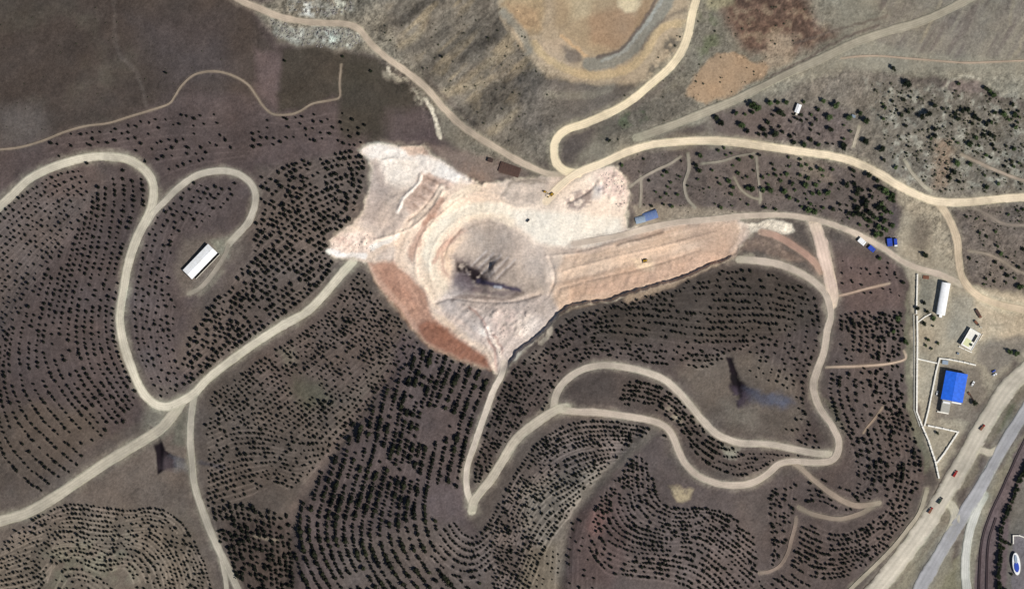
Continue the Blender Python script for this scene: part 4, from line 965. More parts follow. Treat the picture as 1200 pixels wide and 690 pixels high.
# ------------------------------------------------------------------ small mesh builder
class MB:
    def __init__(s): s.v = []; s.f = []; s.n = 0
    def add(s, V, Fs):
        s.v += [tuple(p) for p in V]; s.f += [tuple(i + s.n for i in f) for f in Fs]; s.n += len(V)
        return s
    def box(s, cx, cy, cz, sx, sy, sz, rz=0.0, taper=1.0, ry=0.0):
        V = []
        for dz in (-1, 1):
            k = 1 if dz < 0 else taper
            for dx, dy in ((-1, -1), (1, -1), (1, 1), (-1, 1)):
                x, y, z = dx * sx / 2 * k, dy * sy / 2 * k, dz * sz / 2
                if ry: x, z = x * math.cos(ry) + z * math.sin(ry), -x * math.sin(ry) + z * math.cos(ry)
                x, y = x * math.cos(rz) - y * math.sin(rz), x * math.sin(rz) + y * math.cos(rz)
                V.append((cx + x, cy + y, cz + z))
        return s.add(V, [(3, 2, 1, 0), (4, 5, 6, 7), (0, 1, 5, 4), (1, 2, 6, 5), (2, 3, 7, 6), (3, 0, 4, 7)])
    def cyl(s, a, b, r, n=10, r2=None):
        a = np.array(a, float); b = np.array(b, float); d = b - a; d /= np.linalg.norm(d)
        u = np.cross(d, (0, 0, 1) if abs(d[2]) < 0.9 else (1, 0, 0)); u /= np.linalg.norm(u); w = np.cross(d, u)
        r2 = r if r2 is None else r2
        V = [a + r * (math.cos(t) * u + math.sin(t) * w) for t in np.linspace(0, 2 * math.pi, n, endpoint=False)]
        V += [b + r2 * (math.cos(t) * u + math.sin(t) * w) for t in np.linspace(0, 2 * math.pi, n, endpoint=False)]
        return s.add(V, [(i, (i + 1) % n, n + (i + 1) % n, n + i) for i in range(n)] + [tuple(range(n))[::-1], tuple(range(n, 2 * n))])
    def prism(s, prof, y0, y1):
        """profile in x,z swept along y"""
        n = len(prof)
        V = [(x, y0, z) for x, z in prof] + [(x, y1, z) for x, z in prof]
        return s.add(V, [(i, n + i, n + (i + 1) % n, (i + 1) % n) for i in range(n)] + [tuple(range(n)), tuple(range(n, 2 * n))[::-1]])
    def mesh(s, name, mat):
        me = bpy.data.meshes.new(name); me.from_pydata(s.v, [], s.f); me.materials.append(mat)
        me.update()
        import bmesh
        bm = bmesh.new(); bm.from_mesh(me); bmesh.ops.recalc_face_normals(bm, faces=bm.faces); bm.to_mesh(me); bm.free()
        return me
    def obj(s, name, mat, parent=None, **k):
        return link(name, s.mesh(name, mat), parent, **k)
def thing(name, label, cat, x, y, ang=0.0, group=None, dz=0.0, r=0):
    """an Empty at the thing's base; ang = heading in the map, clockwise from east, in degrees"""
    o = bpy.data.objects.new(name, None); C.objects.link(o)
    zs = [gz(x + a * r, y + b * r) for a in (-1, 0, 1) for b in (-1, 0, 1)] if r else [gz(x, y)]
    o.location = (x - 600, 345 - y, (min(zs) + max(zs)) / 2 + dz)
    o.rotation_euler = (0, 0, -math.radians(ang))
    return tag(o, label, cat, group)

M_white = paint_material('white_painted_sheet', (252, 250, 244), 0.5, 0.12, 0.25)
M_cream = paint_material('cream_concrete', (224, 216, 196), 0.8, 0.08)
M_wallw = paint_material('whitewashed_masonry', (246, 240, 226), 0.85, 0.10, 0.4)
M_blue = paint_material('blue_roof_sheet', (40, 108, 226), 0.5, 0.16, 0.25)
M_greyr = paint_material('grey_concrete_roof', (176, 172, 160), 0.85, 0.1)
M_glass = paint_material('dark_glass', (40, 48, 56), 0.15, 0.1, spec=0.6)
M_dark = paint_material('dark_metal', (44, 42, 42), 0.6, 0.2)
M_tyre = paint_material('tyre_rubber', (30, 29, 28), 0.9, 0.2)
M_red = paint_material('red_paint', (150, 36, 30), 0.45, 0.1)
M_rust = paint_material('rusty_brown_paint', (128, 84, 62), 0.8, 0.2)
M_bluev = paint_material('blue_vehicle_paint', (48, 78, 178), 0.45, 0.12)
M_bluet = paint_material('blue_tarpaulin', (104, 124, 166), 0.7, 0.15, 0.8)
M_palet = paint_material('pale_blue_tarpaulin', (150, 164, 178), 0.7, 0.12, 0.8)
M_yel = paint_material('yellow_machine_paint', (196, 152, 40), 0.5, 0.15)
M_grn = paint_material('dark_green_paint', (44, 60, 46), 0.5, 0.1)
M_ylr = paint_material('pale_yellow_roof_membrane', (226, 226, 176), 0.8, 0.08)
M_brn = paint_material('brown_rusted_sheet', (88, 66, 56), 0.8, 0.2, 0.5)
M_gry = paint_material('grey_car_paint', (120, 124, 130), 0.4, 0.1)

# ------------------------------------------------------------------ buildings
def openings(t, L, W, h, n, doors=1, zb=0):
    """windows along both long walls, a door on one end; local x is the long axis"""
    for s_ in (-1, 1):
        for k in range(n):
            x = -L / 2 + (k + 0.5) * L / n
            f = MB().box(x, s_ * (W / 2 + 0.03), h * 0.58, 1.7, 0.12, 1.2).obj('window', M_cream, t)
            MB().box(x, s_ * (W / 2 + 0.07), h * 0.58, 1.5, 0.08, 1.0).obj('pane', M_glass, f)
    for k in range(doors):
        d = MB().box(L / 2 + 0.05, (k - (doors - 1) / 2) * 3.2, 1.2 + zb, 0.14, 1.8, 2.4).obj('door', M_dark, t)
        MB().box(L / 2 + 0.16, (k - (doors - 1) / 2) * 3.2 + 0.6, 1.15, 0.08, 0.1, 0.3).obj('handle', M_greyr, d)
def gable(t, L, W, h, rise, mw, mr, over=0.5, ribs=0, foundation=2.5):
    MB().prism([(-W / 2, -foundation), (W / 2, -foundation), (W / 2, h), (0, h + rise - 0.02), (-W / 2, h)], -L / 2, L / 2).obj('wall', mw, t).rotation_euler = (0, 0, math.pi / 2)
    rf = MB().prism([(-W / 2 - over, h - rise * over * 2 / W), (0, h + rise), (W / 2 + over, h - rise * over * 2 / W), (W / 2 + over, h + 0.22 - rise * over * 2 / W), (0, h + rise + 0.22), (-W / 2 - over, h + 0.22 - rise * over * 2 / W)], -L / 2 - over, L / 2 + over).obj('roof', mr, t)
    rf.rotation_euler = (0, 0, math.pi / 2)
    MB().box(0, 0, h + rise + 0.24, 0.5, L + 2 * over, 0.14).obj('ridge_cap', mr, rf)
    if ribs:
        rb = MB()
        sl = math.atan2(rise, W / 2); q = math.hypot(rise, W / 2) + over
        for k in range(ribs):
            y = -L / 2 - over + (k + 0.5) * (L + 2 * over) / ribs
            for s_ in (-1, 1):
                rb.box(s_ * (W / 4 + over / 2), y, h + rise / 2 + 0.25 - rise * over / W, q, 0.14, 0.10, 0, 1, s_ * sl)
        o = rb.obj('standing_seam', mr, rf); o['kind'] = 'stuff'
    return rf

# the long white-roofed shed inside the western loop
t = thing('shed', 'long shed with a glaring white roof on the levelled pad inside the western road loop', 'shed', 235, 306.5, -46, r=16, dz=0.3)
gable(t, 42, 14.5, 4.6, 1.3, M_cream, M_white, 0.4, 28)
openings(t, 42, 14.5, 4.6, 7, 2)
MB().box(2, -10.6, 0.8, 40, 0.6, 3.4).obj('retaining_wall', M_cream, t)
MB().box(2, -8.7, -0.6, 40, 2.2, 1.0).obj('dark_strip', M_dark, t)  # low dark strip between the shed and the retaining wall

# white barrel-roofed hall
t = thing('hall', 'narrow white hall with a rounded roof at the end of the white garden wall', 'hall', 1105, 350, 100, r=8, dz=0.3)
L, W = 37.5, 10.2
MB().prism([(-W / 2, -2.5), (W / 2, -2.5), (W / 2, 4.8), (-W / 2, 4.8)], -L / 2, L / 2).obj('wall', M_white, t).rotation_euler = (0, 0, math.pi / 2)
pr = [(W / 2 * 1.04 * math.cos(a), 4.82 + 2.2 * math.sin(a)) for a in np.linspace(0, math.pi, 13)]
rf = MB().prism(pr[::-1], -L / 2 - 0.3, L / 2 + 0.3).obj('roof', M_white, t); rf.rotation_euler = (0, 0, math.pi / 2)
rb = MB()
for k in range(12):
    y = -L / 2 + (k + 0.5) * L / 12
    for a0, a1 in zip(np.linspace(0.05, math.pi - 0.05, 9)[:-1], np.linspace(0.05, math.pi - 0.05, 9)[1:]):
        am = (a0 + a1) / 2
        rb.box(W / 2 * 1.05 * math.cos(am), y, 4.86 + 2.22 * math.sin(am), 2.1 * abs(math.sin(am)) + 0.3, 0.16, 0.12, 0, 1, math.atan2(2.2 * math.cos(am), W / 2 * math.sin(am)))
o = rb.obj('standing_seam', M_white, rf); o['kind'] = 'stuff'
openings(t, L, W, 4.6, 6, 1)
MB().box(L / 2 + 1.8, 0.5, 1.0, 3.2, 3.4, 4.2).obj('porch', M_white, t)

# the pale yard building with yellowish roof
t = thing('workshop', 'small squarish workshop with a white parapet and a pale yellow roof above the blue-roofed warehouse', 'workshop', 1137.5, 397.5, -60, r=8, dz=0.3)
MB().box(0, 0, 1.2, 22.5, 14.5, 7.4).obj('wall', M_wallw, t)
rf = MB().box(0, 0, 5.0, 21.4, 13.4, 0.3).obj('roof', M_wallw, t)
MB().box(-5.2, 1.8, 5.22, 8.5, 7.5, 0.2).obj('membrane_patch', M_ylr, rf)
MB().box(3.2, -3.6, 5.8, 9.5, 2.4, 1.6, 0.0).obj('rooflight', M_dark, rf)
MB().cyl((-5.4, -3.3, 5.1), (-5.4, -3.3, 7.0), 1.5, 14).obj('water_tank', M_grn, rf)
for a in ((0, 6.98, 22.5, .5), (0, -6.98, 22.5, .5), (11.0, 0, .5, 13.4), (-11.0, 0, .5, 13.4)):
    MB().box(a[0], a[1], 5.35, a[2], a[3], 0.9).obj('parapet', M_white, t)
openings(t, 22.5, 14.5, 4.4, 3, 1)
MB().box(0, 9.2, 0.3, 21, 0.5, 3.0).obj('yard_wall', M_wallw, t)
MB().box(8, -9.2, 0.3, 9, 0.5, 2.2).obj('yard_wall', M_wallw, t)

# the blue-roofed hall with its grey annex
t = thing('warehouse', 'large warehouse under a bright blue sheet roof with a grey annex at its lower end', 'warehouse', 1117.8, 452.8, -79.5, r=14, dz=0.3)
gable(t, 33, 25.0, 7.2, 1.6, M_cream, M_blue, 0.5, 26)
openings(t, 33, 25.0, 6.5, 6, 2)
a = MB().box(-24.2, 5.6, 2.1, 14.6, 10.4, 7.6).obj('annex', M_greyr, t)
MB().box(-24.2, 5.6, 6.05, 13.8, 9.6, 0.3).obj('roof', M_greyr, a)
MB().box(-20.0, 5.6, 6.6, 2.2, 8.0, 0.8).obj('skylight', M_white, a)
MB().box(-18.3, -6.0, 2.2, 1.7, 11.5, 3.4).obj('porch', M_white, t)
MB().box(-32.3, 7.4, 0.8, 1.4, 13.5, 2.2).obj('low_wall', M_wallw, t)

# hut in the grove
t = thing('hut', 'tiny white hut among the round trees above the pale main road', 'hut', 935, 127.5, -70, r=3, dz=0.2)
gable(t, 10, 5.2, 2.8, 0.7, M_white, M_white, 0.2)
openings(t, 10, 5.2, 2.8, 2, 1)
MB().box(-6.6, -0.6, 0.6, 3.0, 2.2, 3.0).obj('water_tank', M_cream, t)
# pavilion and walls at the edge of town
t = thing('pavilion', 'oval pavilion with a white and blue roof in the walled lot beside the railway hedge', 'pavilion', 1190.5, 660, 84, r=5, dz=0.2)
def oval(rx, ry, z0, z1, n=28, x0=0):
    m = MB(); V = []
    for z, k in ((z0, 1), (z1, 1), ): V += [(x0 + rx * k * math.cos(a), ry * k * math.sin(a), z) for a in np.linspace(0, 2 * math.pi, n, endpoint=False)]
    m.add(V, [(i, (i + 1) % n, n + (i + 1) % n, n + i) for i in range(n)] + [tuple(range(n))[::-1], tuple(range(n, 2 * n))]); return m
oval(13.6, 4.9, -1, 3.2).obj('wall', M_greyr, t)
rf = oval(13.0, 4.5, 3.2, 3.7).obj('roof', M_white, t)
oval(6.2, 2.8, 3.7, 4.6, 20, 3.6).obj('blue_canopy', M_bluev, rf)
oval(5.0, 1.6, 3.7, 4.9, 20, -5.4).obj('roof_light', M_palet, rf)
for q in range(6):
    MB().box(-10 + 4 * q, 0, 3.85, 0.35, 7.6 - abs(q - 2.5) * 1.1, 0.3).obj('roof_rib', M_white, rf)

# brown shed with its lean-to beside the upper road
t = thing('lean_to_shed', 'low dark brown shed roof below the junction of the upper road and the quarry', 'shed', 597, 199, 19, r=6, dz=0.0)
MB().prism([(-5.6, -2), (5.6, -2), (5.6, 1.4), (-5.6, 1.9)], -12.0, 11.5).obj('wall', M_brn, t).rotation_euler = (0, 0, math.pi / 2)
rf = MB().prism([(-6.0, 1.95), (6.0, 1.42), (6.0, 1.62), (-6.0, 2.15)], -12.6, 12.2).obj('roof', M_brn, t); rf.rotation_euler = (0, 0, math.pi / 2)
for q in range(8): MB().box(-10.5 + q * 3.0, 0, 1.95, 0.12, 11.6, 0.12, 0).obj('batten', M_dark, t)
t = thing('container', 'near-black container beside the brown shed, end-on to the upper road', 'container', 574.5, 188, 14, r=2, dz=0.1)
MB().box(0, 0, 1.3, 6.1, 4.6, 2.6).obj('body', M_brn, t)
for q in range(6): MB().box(-2.6 + q * 1.04, 0, 2.66, 0.3, 4.3, 0.1).obj('roof_rib', M_dark, t)
MB().box(3.1, 0, 1.3, 0.1, 4.2, 2.3).obj('door', M_dark, t)

# sheeted shelters beside the mid road
def shelter(x, y, ang, L, W, m, label):
    t = thing('shelter', label, 'shelter', x, y, ang, 'tarpaulin shelters beside the quarry entrance', r=2)
    c = MB(); n = 6
    prof = [(W / 2 * math.cos(a), 0.1 + 2.6 * math.sin(a) ** 0.8) for a in np.linspace(0, math.pi, 9)]
    c.prism(prof[::-1], -L / 2, L / 2).obj('cover', m, t).rotation_euler = (0, 0, math.pi / 2)
    for k in range(4):
        y_ = -L / 2 + (k + 0.5) * L / 4
        MB().box(y_, 0, 2.74, 0.25, W * 0.5, 0.15).obj('hoop', M_palet, t)
shelter(762.0, 252.6, -18, 17, 10.5, M_bluet, 'blue tarpaulin shelter, the larger of the two sheets beside the quarry entrance')
shelter(750.2, 257.4, -14, 11.5, 8.5, M_palet, 'pale bluish tarpaulin shelter tucked against the west end of the blue one')

for (x, y, a, L_, W_2, h_, m_, nm, lb, ct) in [
    (1135.5, 461, 60, 3.2, 2.2, 1.6, M_rust, 'crate', 'rusty crate on the yard just right of the blue-roofed warehouse', 'crate'),
    (1139, 466, 60, 7.5, 1.2, 1.0, M_brn, 'pipe_stack', 'dark stack of pipes lying between the blue warehouse and a dark bush', 'pipe stack'),
    (1122.5, 414, 10, 2.4, 2.4, 1.8, M_palet, 'crate', 'pale crate on the bare ground just above the compound wall', 'crate'),
    (1149.5, 383.5, 30, 3.0, 1.8, 1.6, M_cream, 'crate', 'cream crate beside the short dark lorry near the workshop', 'crate'),
    (1000, 136.5, 20, 4.5, 3.2, 2.4, M_palet, 'cabin', 'pale blue-white cabin among the greenest trees at the top of the footpath', 'cabin'),
    (1085, 325, 5, 7, 4, 0.9, M_rust, 'pallet', 'flat reddish pallet pile on the verge just left of the white hall', 'pallet pile')]:
    t = thing(nm, lb, ct, x, y, a)
    MB().box(0, 0, h_ / 2, L_, W_2, h_).obj('body', m_, t)
    for q in range(3): MB().box(-L_ / 3 + q * L_ / 3, 0, h_ + 0.05, 0.2, W_2 * 1.02, 0.12).obj('batten', M_dark, t)
# ------------------------------------------------------------------ walls
def wall_run(pts, h, th, mat, label, name='boundary_wall', group='white compound walls'):
    P = [np.array(p, float) for p in pts]
    c = sum(P) / len(P)
    t = thing(name, label, 'wall', c[0], c[1], 0, group)
    z0 = t.location.z
    m = MB(); pil = []
    for a, b in zip(P[:-1], P[1:]):
        L = np.hypot(*(b - a)); n = max(1, int(L / 6))
        for k in range(n):
            p = a + (b - a) * k / n; q = a + (b - a) * (k + 1) / n
            mid_ = (p + q) / 2; rz = math.atan2(-(q - p)[1], (q - p)[0])
            z = gz(*mid_) - z0
            m.box(mid_[0] - c[0], c[1] - mid_[1], z + h / 2 - 0.6 + 0.02 * (k % 2), L / n, th, h + 1.2, rz)
            pil.append((p[0] - c[0], c[1] - p[1], z))
    m.obj('masonry', mat, t)
    cp = MB()
    for (x, y, z) in pil: cp.box(x, y, z + h / 2 - 0.45, th * 1.12, th * 1.12, h + 1.2)
    o = cp.obj('pillar', mat, t); o['kind'] = 'stuff'
    return t
W_ = M_wallw
wall_run([(1075, 322), (1074.4, 345), (1073.8, 368)], 2.2, 1.6, W_, 'straight white wall running south from the mid road towards the row of bushes')
wall_run([(1074.6, 371), (1075, 400), (1074.5, 440), (1074.2, 482), (1081, 500), (1088, 516), (1096, 541), (1100, 560)], 2.2, 1.8, W_, 'longest white wall, running down to the highway with a bend halfway')
wall_run([(1070.6, 369), (1071, 400), (1071.2, 440), (1071, 480), (1078, 500)], 1.0, 1.3, M_greyr, 'low greyish kerb wall beside the longest white wall', group='low kerbs')
wall_run([(1076, 377), (1084, 371), (1091, 367.5)], 1.4, 1.3, W_, 'short slanting white wall linking the long wall to the white hall')
wall_run([(1076, 420.5), (1087, 423), (1098, 425.5)], 1.6, 1.5, W_, 'short white cross wall between the long wall and the blue-roof compound')
wall_run([(1083.5, 498), (1088, 480), (1093, 455), (1097, 435), (1101, 420), (1112, 421), (1130, 424.5), (1143.5, 427.8)], 2.2, 1.6, W_, 'white wall bending round the corner of the blue-roof compound')
wall_run([(1088, 498.6), (1105, 502), (1122.5, 506), (1114, 519), (1106, 531), (1097.5, 542)], 1.8, 1.8, W_, 'white wall round three sides of the triangular plot')
wall_run([(1187, 636), (1187, 627), (1194, 627), (1206, 631)], 2.2, 1.2, W_, 'white wall at the top of the town lot behind the railway hedge')
wall_run([(1124, 406), (1131, 409.5), (1139, 413)], 1.2, 1.0, W_, 'short low white wall just below the pale yellow workshop roof')
MB_ = MB
t = thing('pump_cabin', 'small grey cabin in the inner corner of the white compound wall', 'cabin', 1107.5, 424.5, 8, dz=0)
MB().box(0, 0, 1.3, 6.5, 4.2, 2.6).obj('body', M_palet, t); MB().box(0, 0, 2.68, 6.9, 4.6, 0.18).obj('roof', M_palet, t); MB().box(0, -2.15, 1.1, 1.0, 0.12, 2.0).obj('door', M_dark, t)

# ------------------------------------------------------------------ vehicles
def wheels(t, xs, w, r=0.5, tw=0.35):
    for x in xs:
        for s_ in (-1, 1):
            o = MB().cyl((x, s_ * (w / 2 - tw), r), (x, s_ * w / 2, r), r, 14).obj('wheel', M_tyre, t)
            MB().cyl((x, s_ * (w / 2), r), (x, s_ * (w / 2 + 0.03), r), r * 0.5, 10).obj('rim', M_greyr, o)
def car(x, y, ang, mat, label, group=None):
    t = thing('car', label, 'car', x, y, ang, group, dz=0.25)
    MB().prism([(-2.2, 0.3), (2.2, 0.3), (2.25, 0.75), (1.2, 0.95), (-2.1, 1.0), (-2.25, 0.7)], -0.88, 0.88).obj('body', mat, t)
    cb = MB().prism([(-1.9, 0.97), (1.0, 0.93), (0.35, 1.45), (-1.4, 1.47)], -0.76, 0.76).obj('cabin', M_glass, t)
    MB().box(-0.5, 0, 1.5, 1.6, 1.4, 0.06).obj('roof_panel', mat, cb)
    wheels(t, (-1.4, 1.35), 1.8, 0.34, 0.22)
    for s_ in (-1, 1): MB().box(2.24, s_ * 0.62, 0.66, 0.08, 0.35, 0.16).obj('headlight', M_white, t)
    return t
def truck(x, y, ang, mc, mb, label, L=8.5, group=None, W=2.6, H_=2.9, gap=0.35, scale=1.0):
    t = thing('truck', label, 'truck', x, y, ang, group, dz=0.25)
    t.scale = (scale,) * 3
    cab = MB().prism([(L / 2 - 2.1, 0.6), (L / 2, 0.6), (L / 2 - 0.05, 1.5), (L / 2 - 0.4, 2.5), (L / 2 - 2.1, 2.6)], -W / 2 + 0.1, W / 2 - 0.1).obj('cab', mc, t)
    MB().box(L / 2 - 0.2, 0, 1.95, 0.12, W - 0.5, 0.9, 0, 1, -0.36).obj('windscreen', M_glass, cab)
    for s_ in (-1, 1): MB().box(L / 2 - 1.0, s_ * (W / 2 - 0.08), 1.9, 0.9, 0.08, 0.7).obj('side_window', M_glass, cab)
    bl = L - 2.1 - gap
    MB().box(-L / 2 + bl / 2, 0, 0.9 + (H_ - 0.9) / 2, bl, W, H_ - 0.9).obj('load_body', mb, t)
    MB().box(-0.3, 0, 0.75, L - 1.2, 1.0, 0.25).obj('chassis', M_dark, t)
    wheels(t, (-L / 2 + 1.2, -L / 2 + 2.4, L / 2 - 1.3), W, 0.5)
    for s_ in (-1, 1): MB().box(L / 2 + 0.02, s_ * 0.85, 0.85, 0.08, 0.35, 0.22).obj('headlight', M_white, t)
    return t
truck(1119, 554.5, -58, M_red, M_red, 'bright red truck alone halfway along the dusty carriageway, beside the oval traffic island', 8.5)
truck(1090.3, 597.5, -58, M_red, M_rust, 'dark red truck just behind the black one at the bottom end of the dusty carriageway', 8)
truck(1101.5, 586, -56, M_dark, M_grn, 'black truck just ahead of the dark red one on the dusty carriageway', 8.5)
truck(1151, 500.5, -50, M_red, M_rust, 'red truck highest up the dusty carriageway, below the blue-roofed warehouse', 8.0)
truck(1146.5, 367.5, 60, M_rust, M_brn, 'rusty brown truck parked slantwise on the pale ground above the workshop', 11, W=3.2)
truck(1144.5, 378.5, 50, M_dark, M_rust, 'short dark lorry standing between the rusty truck and the workshop', 7)
truck(1010, 283.2, 40, M_white, M_white, 'white box lorry on the verge of the mid road in front of the blue one', 9.5, W=6.0, H_=3.8)
truck(1021.5, 291.5, 40, M_bluev, M_bluev, 'blue lorry on the verge, tail to the white box lorry', 8.5, W=5.4, H_=3.4)
truck(1042.5, 284, 85, M_bluev, M_bluev, 'blue lorry parked under the grove on the tan ground, dark cab pointing down', 9.5, W=6.0, H_=3.4)
truck(1049.5, 284.5, 85, M_white, M_bluev, 'white-cabbed lorry parked flank to flank with the blue one by the grove', 9.5, W=3.6, H_=3.0)
car(1139.8, 449.5, -60, M_white, 'white car parked beside the right wall of the blue-roofed warehouse').scale = (1.4, 1.4, 1.4)
car(1165.2, 438.8, -30, M_white, 'white car standing alone on the grey yard near the highway').scale = (1.2, 1.2, 1.2)
car(1164.2, 434.8, -30, M_bluev, 'small blue car tucked above the white car on the grey yard')
car(1098, 460.6, -75, M_white, 'white car squeezed between the compound wall and the blue-roofed warehouse').scale = (1.2, 1.2, 1.2)
car(618.8, 258.5, -50, M_dark, 'small dark car alone on the white quarry floor')

def excavator(x, y, ang, label, s=1.0):
    t = thing('excavator', label, 'excavator', x, y, ang, dz=0)
    t.scale = (s, s, s)
    for q in (-1, 1):
        tr = MB().prism([(-2.1, 0.35), (-1.7, 0), (1.7, 0), (2.1, 0.35), (2.1, 0.7), (1.7, 1.0), (-1.7, 1.0), (-2.1, 0.7)], q * 1.25 - 0.3, q * 1.25 + 0.3).obj('track', M_tyre, t)
    MB().box(-0.5, 0, 1.6, 3.6, 2.4, 1.1).obj('body', M_yel, t)
    MB().box(-1.9, 0, 1.75, 0.8, 2.3, 1.1, 0, 0.9).obj('counterweight', M_dark, t)
    cb = MB().box(0.6, 0.75, 2.5, 1.5, 0.95, 1.3, 0, 0.9).obj('cab', M_yel, t)
    MB().box(1.36, 0.75, 2.6, 0.08, 0.8, 0.9).obj('windscreen', M_glass, cb)
    bm_ = MB().cyl((0.9, -0.3, 1.8), (3.2, -0.3, 3.9), 0.32, 6, 0.28).obj('boom', M_yel, t)
    MB().cyl((3.2, -0.3, 3.9), (5.3, -0.3, 3.3), 0.28, 6, 0.24).obj('boom_tip', M_yel, bm_)
    MB().cyl((5.3, -0.3, 3.3), (5.0, -0.3, 0.9), 0.22, 6, 0.18).obj('arm', M_yel, t)
    MB().prism([(4.3, 0.1), (5.3, 0.0), (5.5, 0.9), (4.9, 1.0), (4.5, 0.6)], -0.9, 0.3).obj('bucket', M_dark, t)
    MB().cyl((1.6, -0.3, 1.9), (2.9, -0.3, 3.2), 0.12, 6).obj('hydraulic_ram', M_greyr, t)
excavator(646.5, 228, 140, 'yellow excavator beside the pale road into the quarry', 1.05)
excavator(638.5, 224.8, 20, 'smaller dusty yellow excavator just left of the other one on the quarry road', 0.8)
t = thing('bulldozer', 'bulldozer working alone on the tan striped slope of the quarry', 'bulldozer', 756, 305.5, 170, dz=0)
t.scale = (1.2,) * 3
for q in (-1, 1):
    MB().prism([(-2.0, 0.4), (-1.6, 0), (1.6, 0), (2.0, 0.4), (1.7, 1.1), (-1.7, 1.1)], q * 1.2 - 0.3, q * 1.2 + 0.3).obj('track', M_tyre, t)
MB().box(0.7, 0, 1.3, 2.4, 1.5, 1.1, 0, 0.92).obj('bonnet', M_yel, t)
cb = MB().box(-0.9, 0, 1.9, 1.5, 1.6, 1.9, 0, 0.9).obj('cab', M_yel, t)
MB().box(-0.12, 0, 2.3, 0.08, 1.3, 0.8).obj('windscreen', M_glass, cb)
MB().prism([(2.4, 0.1), (2.7, 0.0), (2.55, 0.7), (2.75, 1.3), (2.5, 1.3), (2.3, 0.7)], -2.0, 2.0).obj('blade', M_dark, t)
for q in (-1, 1): MB().box(1.6, q * 1.6, 0.6, 2.0, 0.2, 0.3).obj('push_arm', M_yel, t)
MB().box(-2.4, 0, 0.9, 0.5, 0.9, 1.2).obj('ripper', M_dark, t)

# ------------------------------------------------------------------ railway
M_rail = paint_material('rail_steel', (52, 40, 42), 0.5, 0.2, metal=0.3)
M_sleeper = paint_material('dark_sleeper', (66, 54, 54), 0.9, 0.2)
M_ballast = paint_material('oily_ballast', (92, 78, 80), 0.95, 0.25, 0.9, bump=0.6)
def track(pts):
    P = smooth(pts, 4); T = np.gradient(P, axis=0); T /= np.hypot(T[:, 0], T[:, 1])[:, None]; Nn = np.stack([-T[:, 1], T[:, 0]], 1)
    def strip(off0, off1, z0, z1, mat, name, par=None):
        o4 = [(off0 - abs(z1) * 0.5, z0), (off0, z1), (off1, z1), (off1 + abs(z1) * 0.5, z0)]
        vs = []
        for o_, z_ in o4:
            x = P[:, 0] + Nn[:, 0] * o_; y = P[:, 1] + Nn[:, 1] * o_
            vs.append(wpt(x, y, gsample(H, P[:, 0], P[:, 1]) + z_))
        Vv = np.stack(vs, 1).reshape(-1, 3)
        a = (np.arange(len(P) - 1) * 4)[:, None] + np.arange(3)[None]
        return link(name, mesh_from(name, Vv, np.stack([a, a + 1, a + 5, a + 4], -1).reshape(-1, 4), [mat]), par)
    root = strip(-1.7, 1.7, -0.4, 0.45, M_ballast, 'railway_track'); root['kind'] = 'structure'
    for s_ in (-0.75, 0.75): strip(s_ - 0.13, s_ + 0.13, 0.5, 0.85, M_rail, 'rail', root)
    sl = MB(); L = np.concatenate([[0], np.cumsum(np.hypot(*np.diff(P, axis=0).T))])
    for d in np.arange(0.5, L[-1], 0.95):
        x, y = np.interp(d, L, P[:, 0]), np.interp(d, L, P[:, 1]); tx, ty = np.interp(d, L, T[:, 0]), np.interp(d, L, T[:, 1])
        sl.box(x - 600, 345 - y, gz(x, y) + 0.53, 0.5, 2.5, 0.22, math.atan2(-ty, tx))
    o = sl.obj('sleeper', M_sleeper, root); o['kind'] = 'stuff'
track([(1240, 430), (1218, 478), (1202, 512), (1192, 533), (1183, 553), (1172, 577), (1162, 598), (1154, 620), (1149.5, 641), (1148, 665), (1147, 700), (1148, 740)])
track([(1167, 606), (1163, 618), (1159, 632), (1156.8, 654), (1156, 700), (1157, 740)])

# ------------------------------------------------------------------ tree prototypes
def ico():
    t_ = (1 + 5 ** 0.5) / 2
    V = np.array([(-1, t_, 0), (1, t_, 0), (-1, -t_, 0), (1, -t_, 0), (0, -1, t_), (0, 1, t_), (0, -1, -t_), (0, 1, -t_), (t_, 0, -1), (t_, 0, 1), (-t_, 0, -1), (-t_, 0, 1)], float)
    V /= np.linalg.norm(V[0])
    Fc = np.array([(0, 11, 5), (0, 5, 1), (0, 1, 7), (0, 7, 10), (0, 10, 11), (1, 5, 9), (5, 11, 4), (11, 10, 2), (10, 7, 6), (7, 1, 8), (3, 9, 4), (3, 4, 2), (3, 2, 6), (3, 6, 8), (3, 8, 9), (4, 9, 5), (2, 4, 11), (6, 2, 10), (8, 6, 7), (9, 8, 1)])
    return V, Fc
IV, IF = ico()
def sap_proto(seed, tufts=12):
    r = np.random.default_rng(seed)
    V = [IV * r.uniform(0.72, 1.12, (12, 1)) * (1, 1, 0.8) * 0.9 + (0, 0, 0.8)]
    Fc = [IF]; n = 12
    for k in range(tufts):
        d = r.normal(0, 1, 3); d[2] = abs(d[2]) * 0.8; d /= np.linalg.norm(d)
        c = d * (0.85, 0.85, 0.7) + (0, 0, 0.8)
        q = c + r.normal(0, 0.28, (3, 3)); V.append(q); Fc.append(np.array([[n, n + 1, n + 2]])); n += 3
    return np.concatenate(V), np.concatenate(Fc)
SP = [sap_proto(40 + k) for k in range(6)]
sap_mesh = [mesh_from('sapling', v, f, [M_sap]) for v, f in SP]
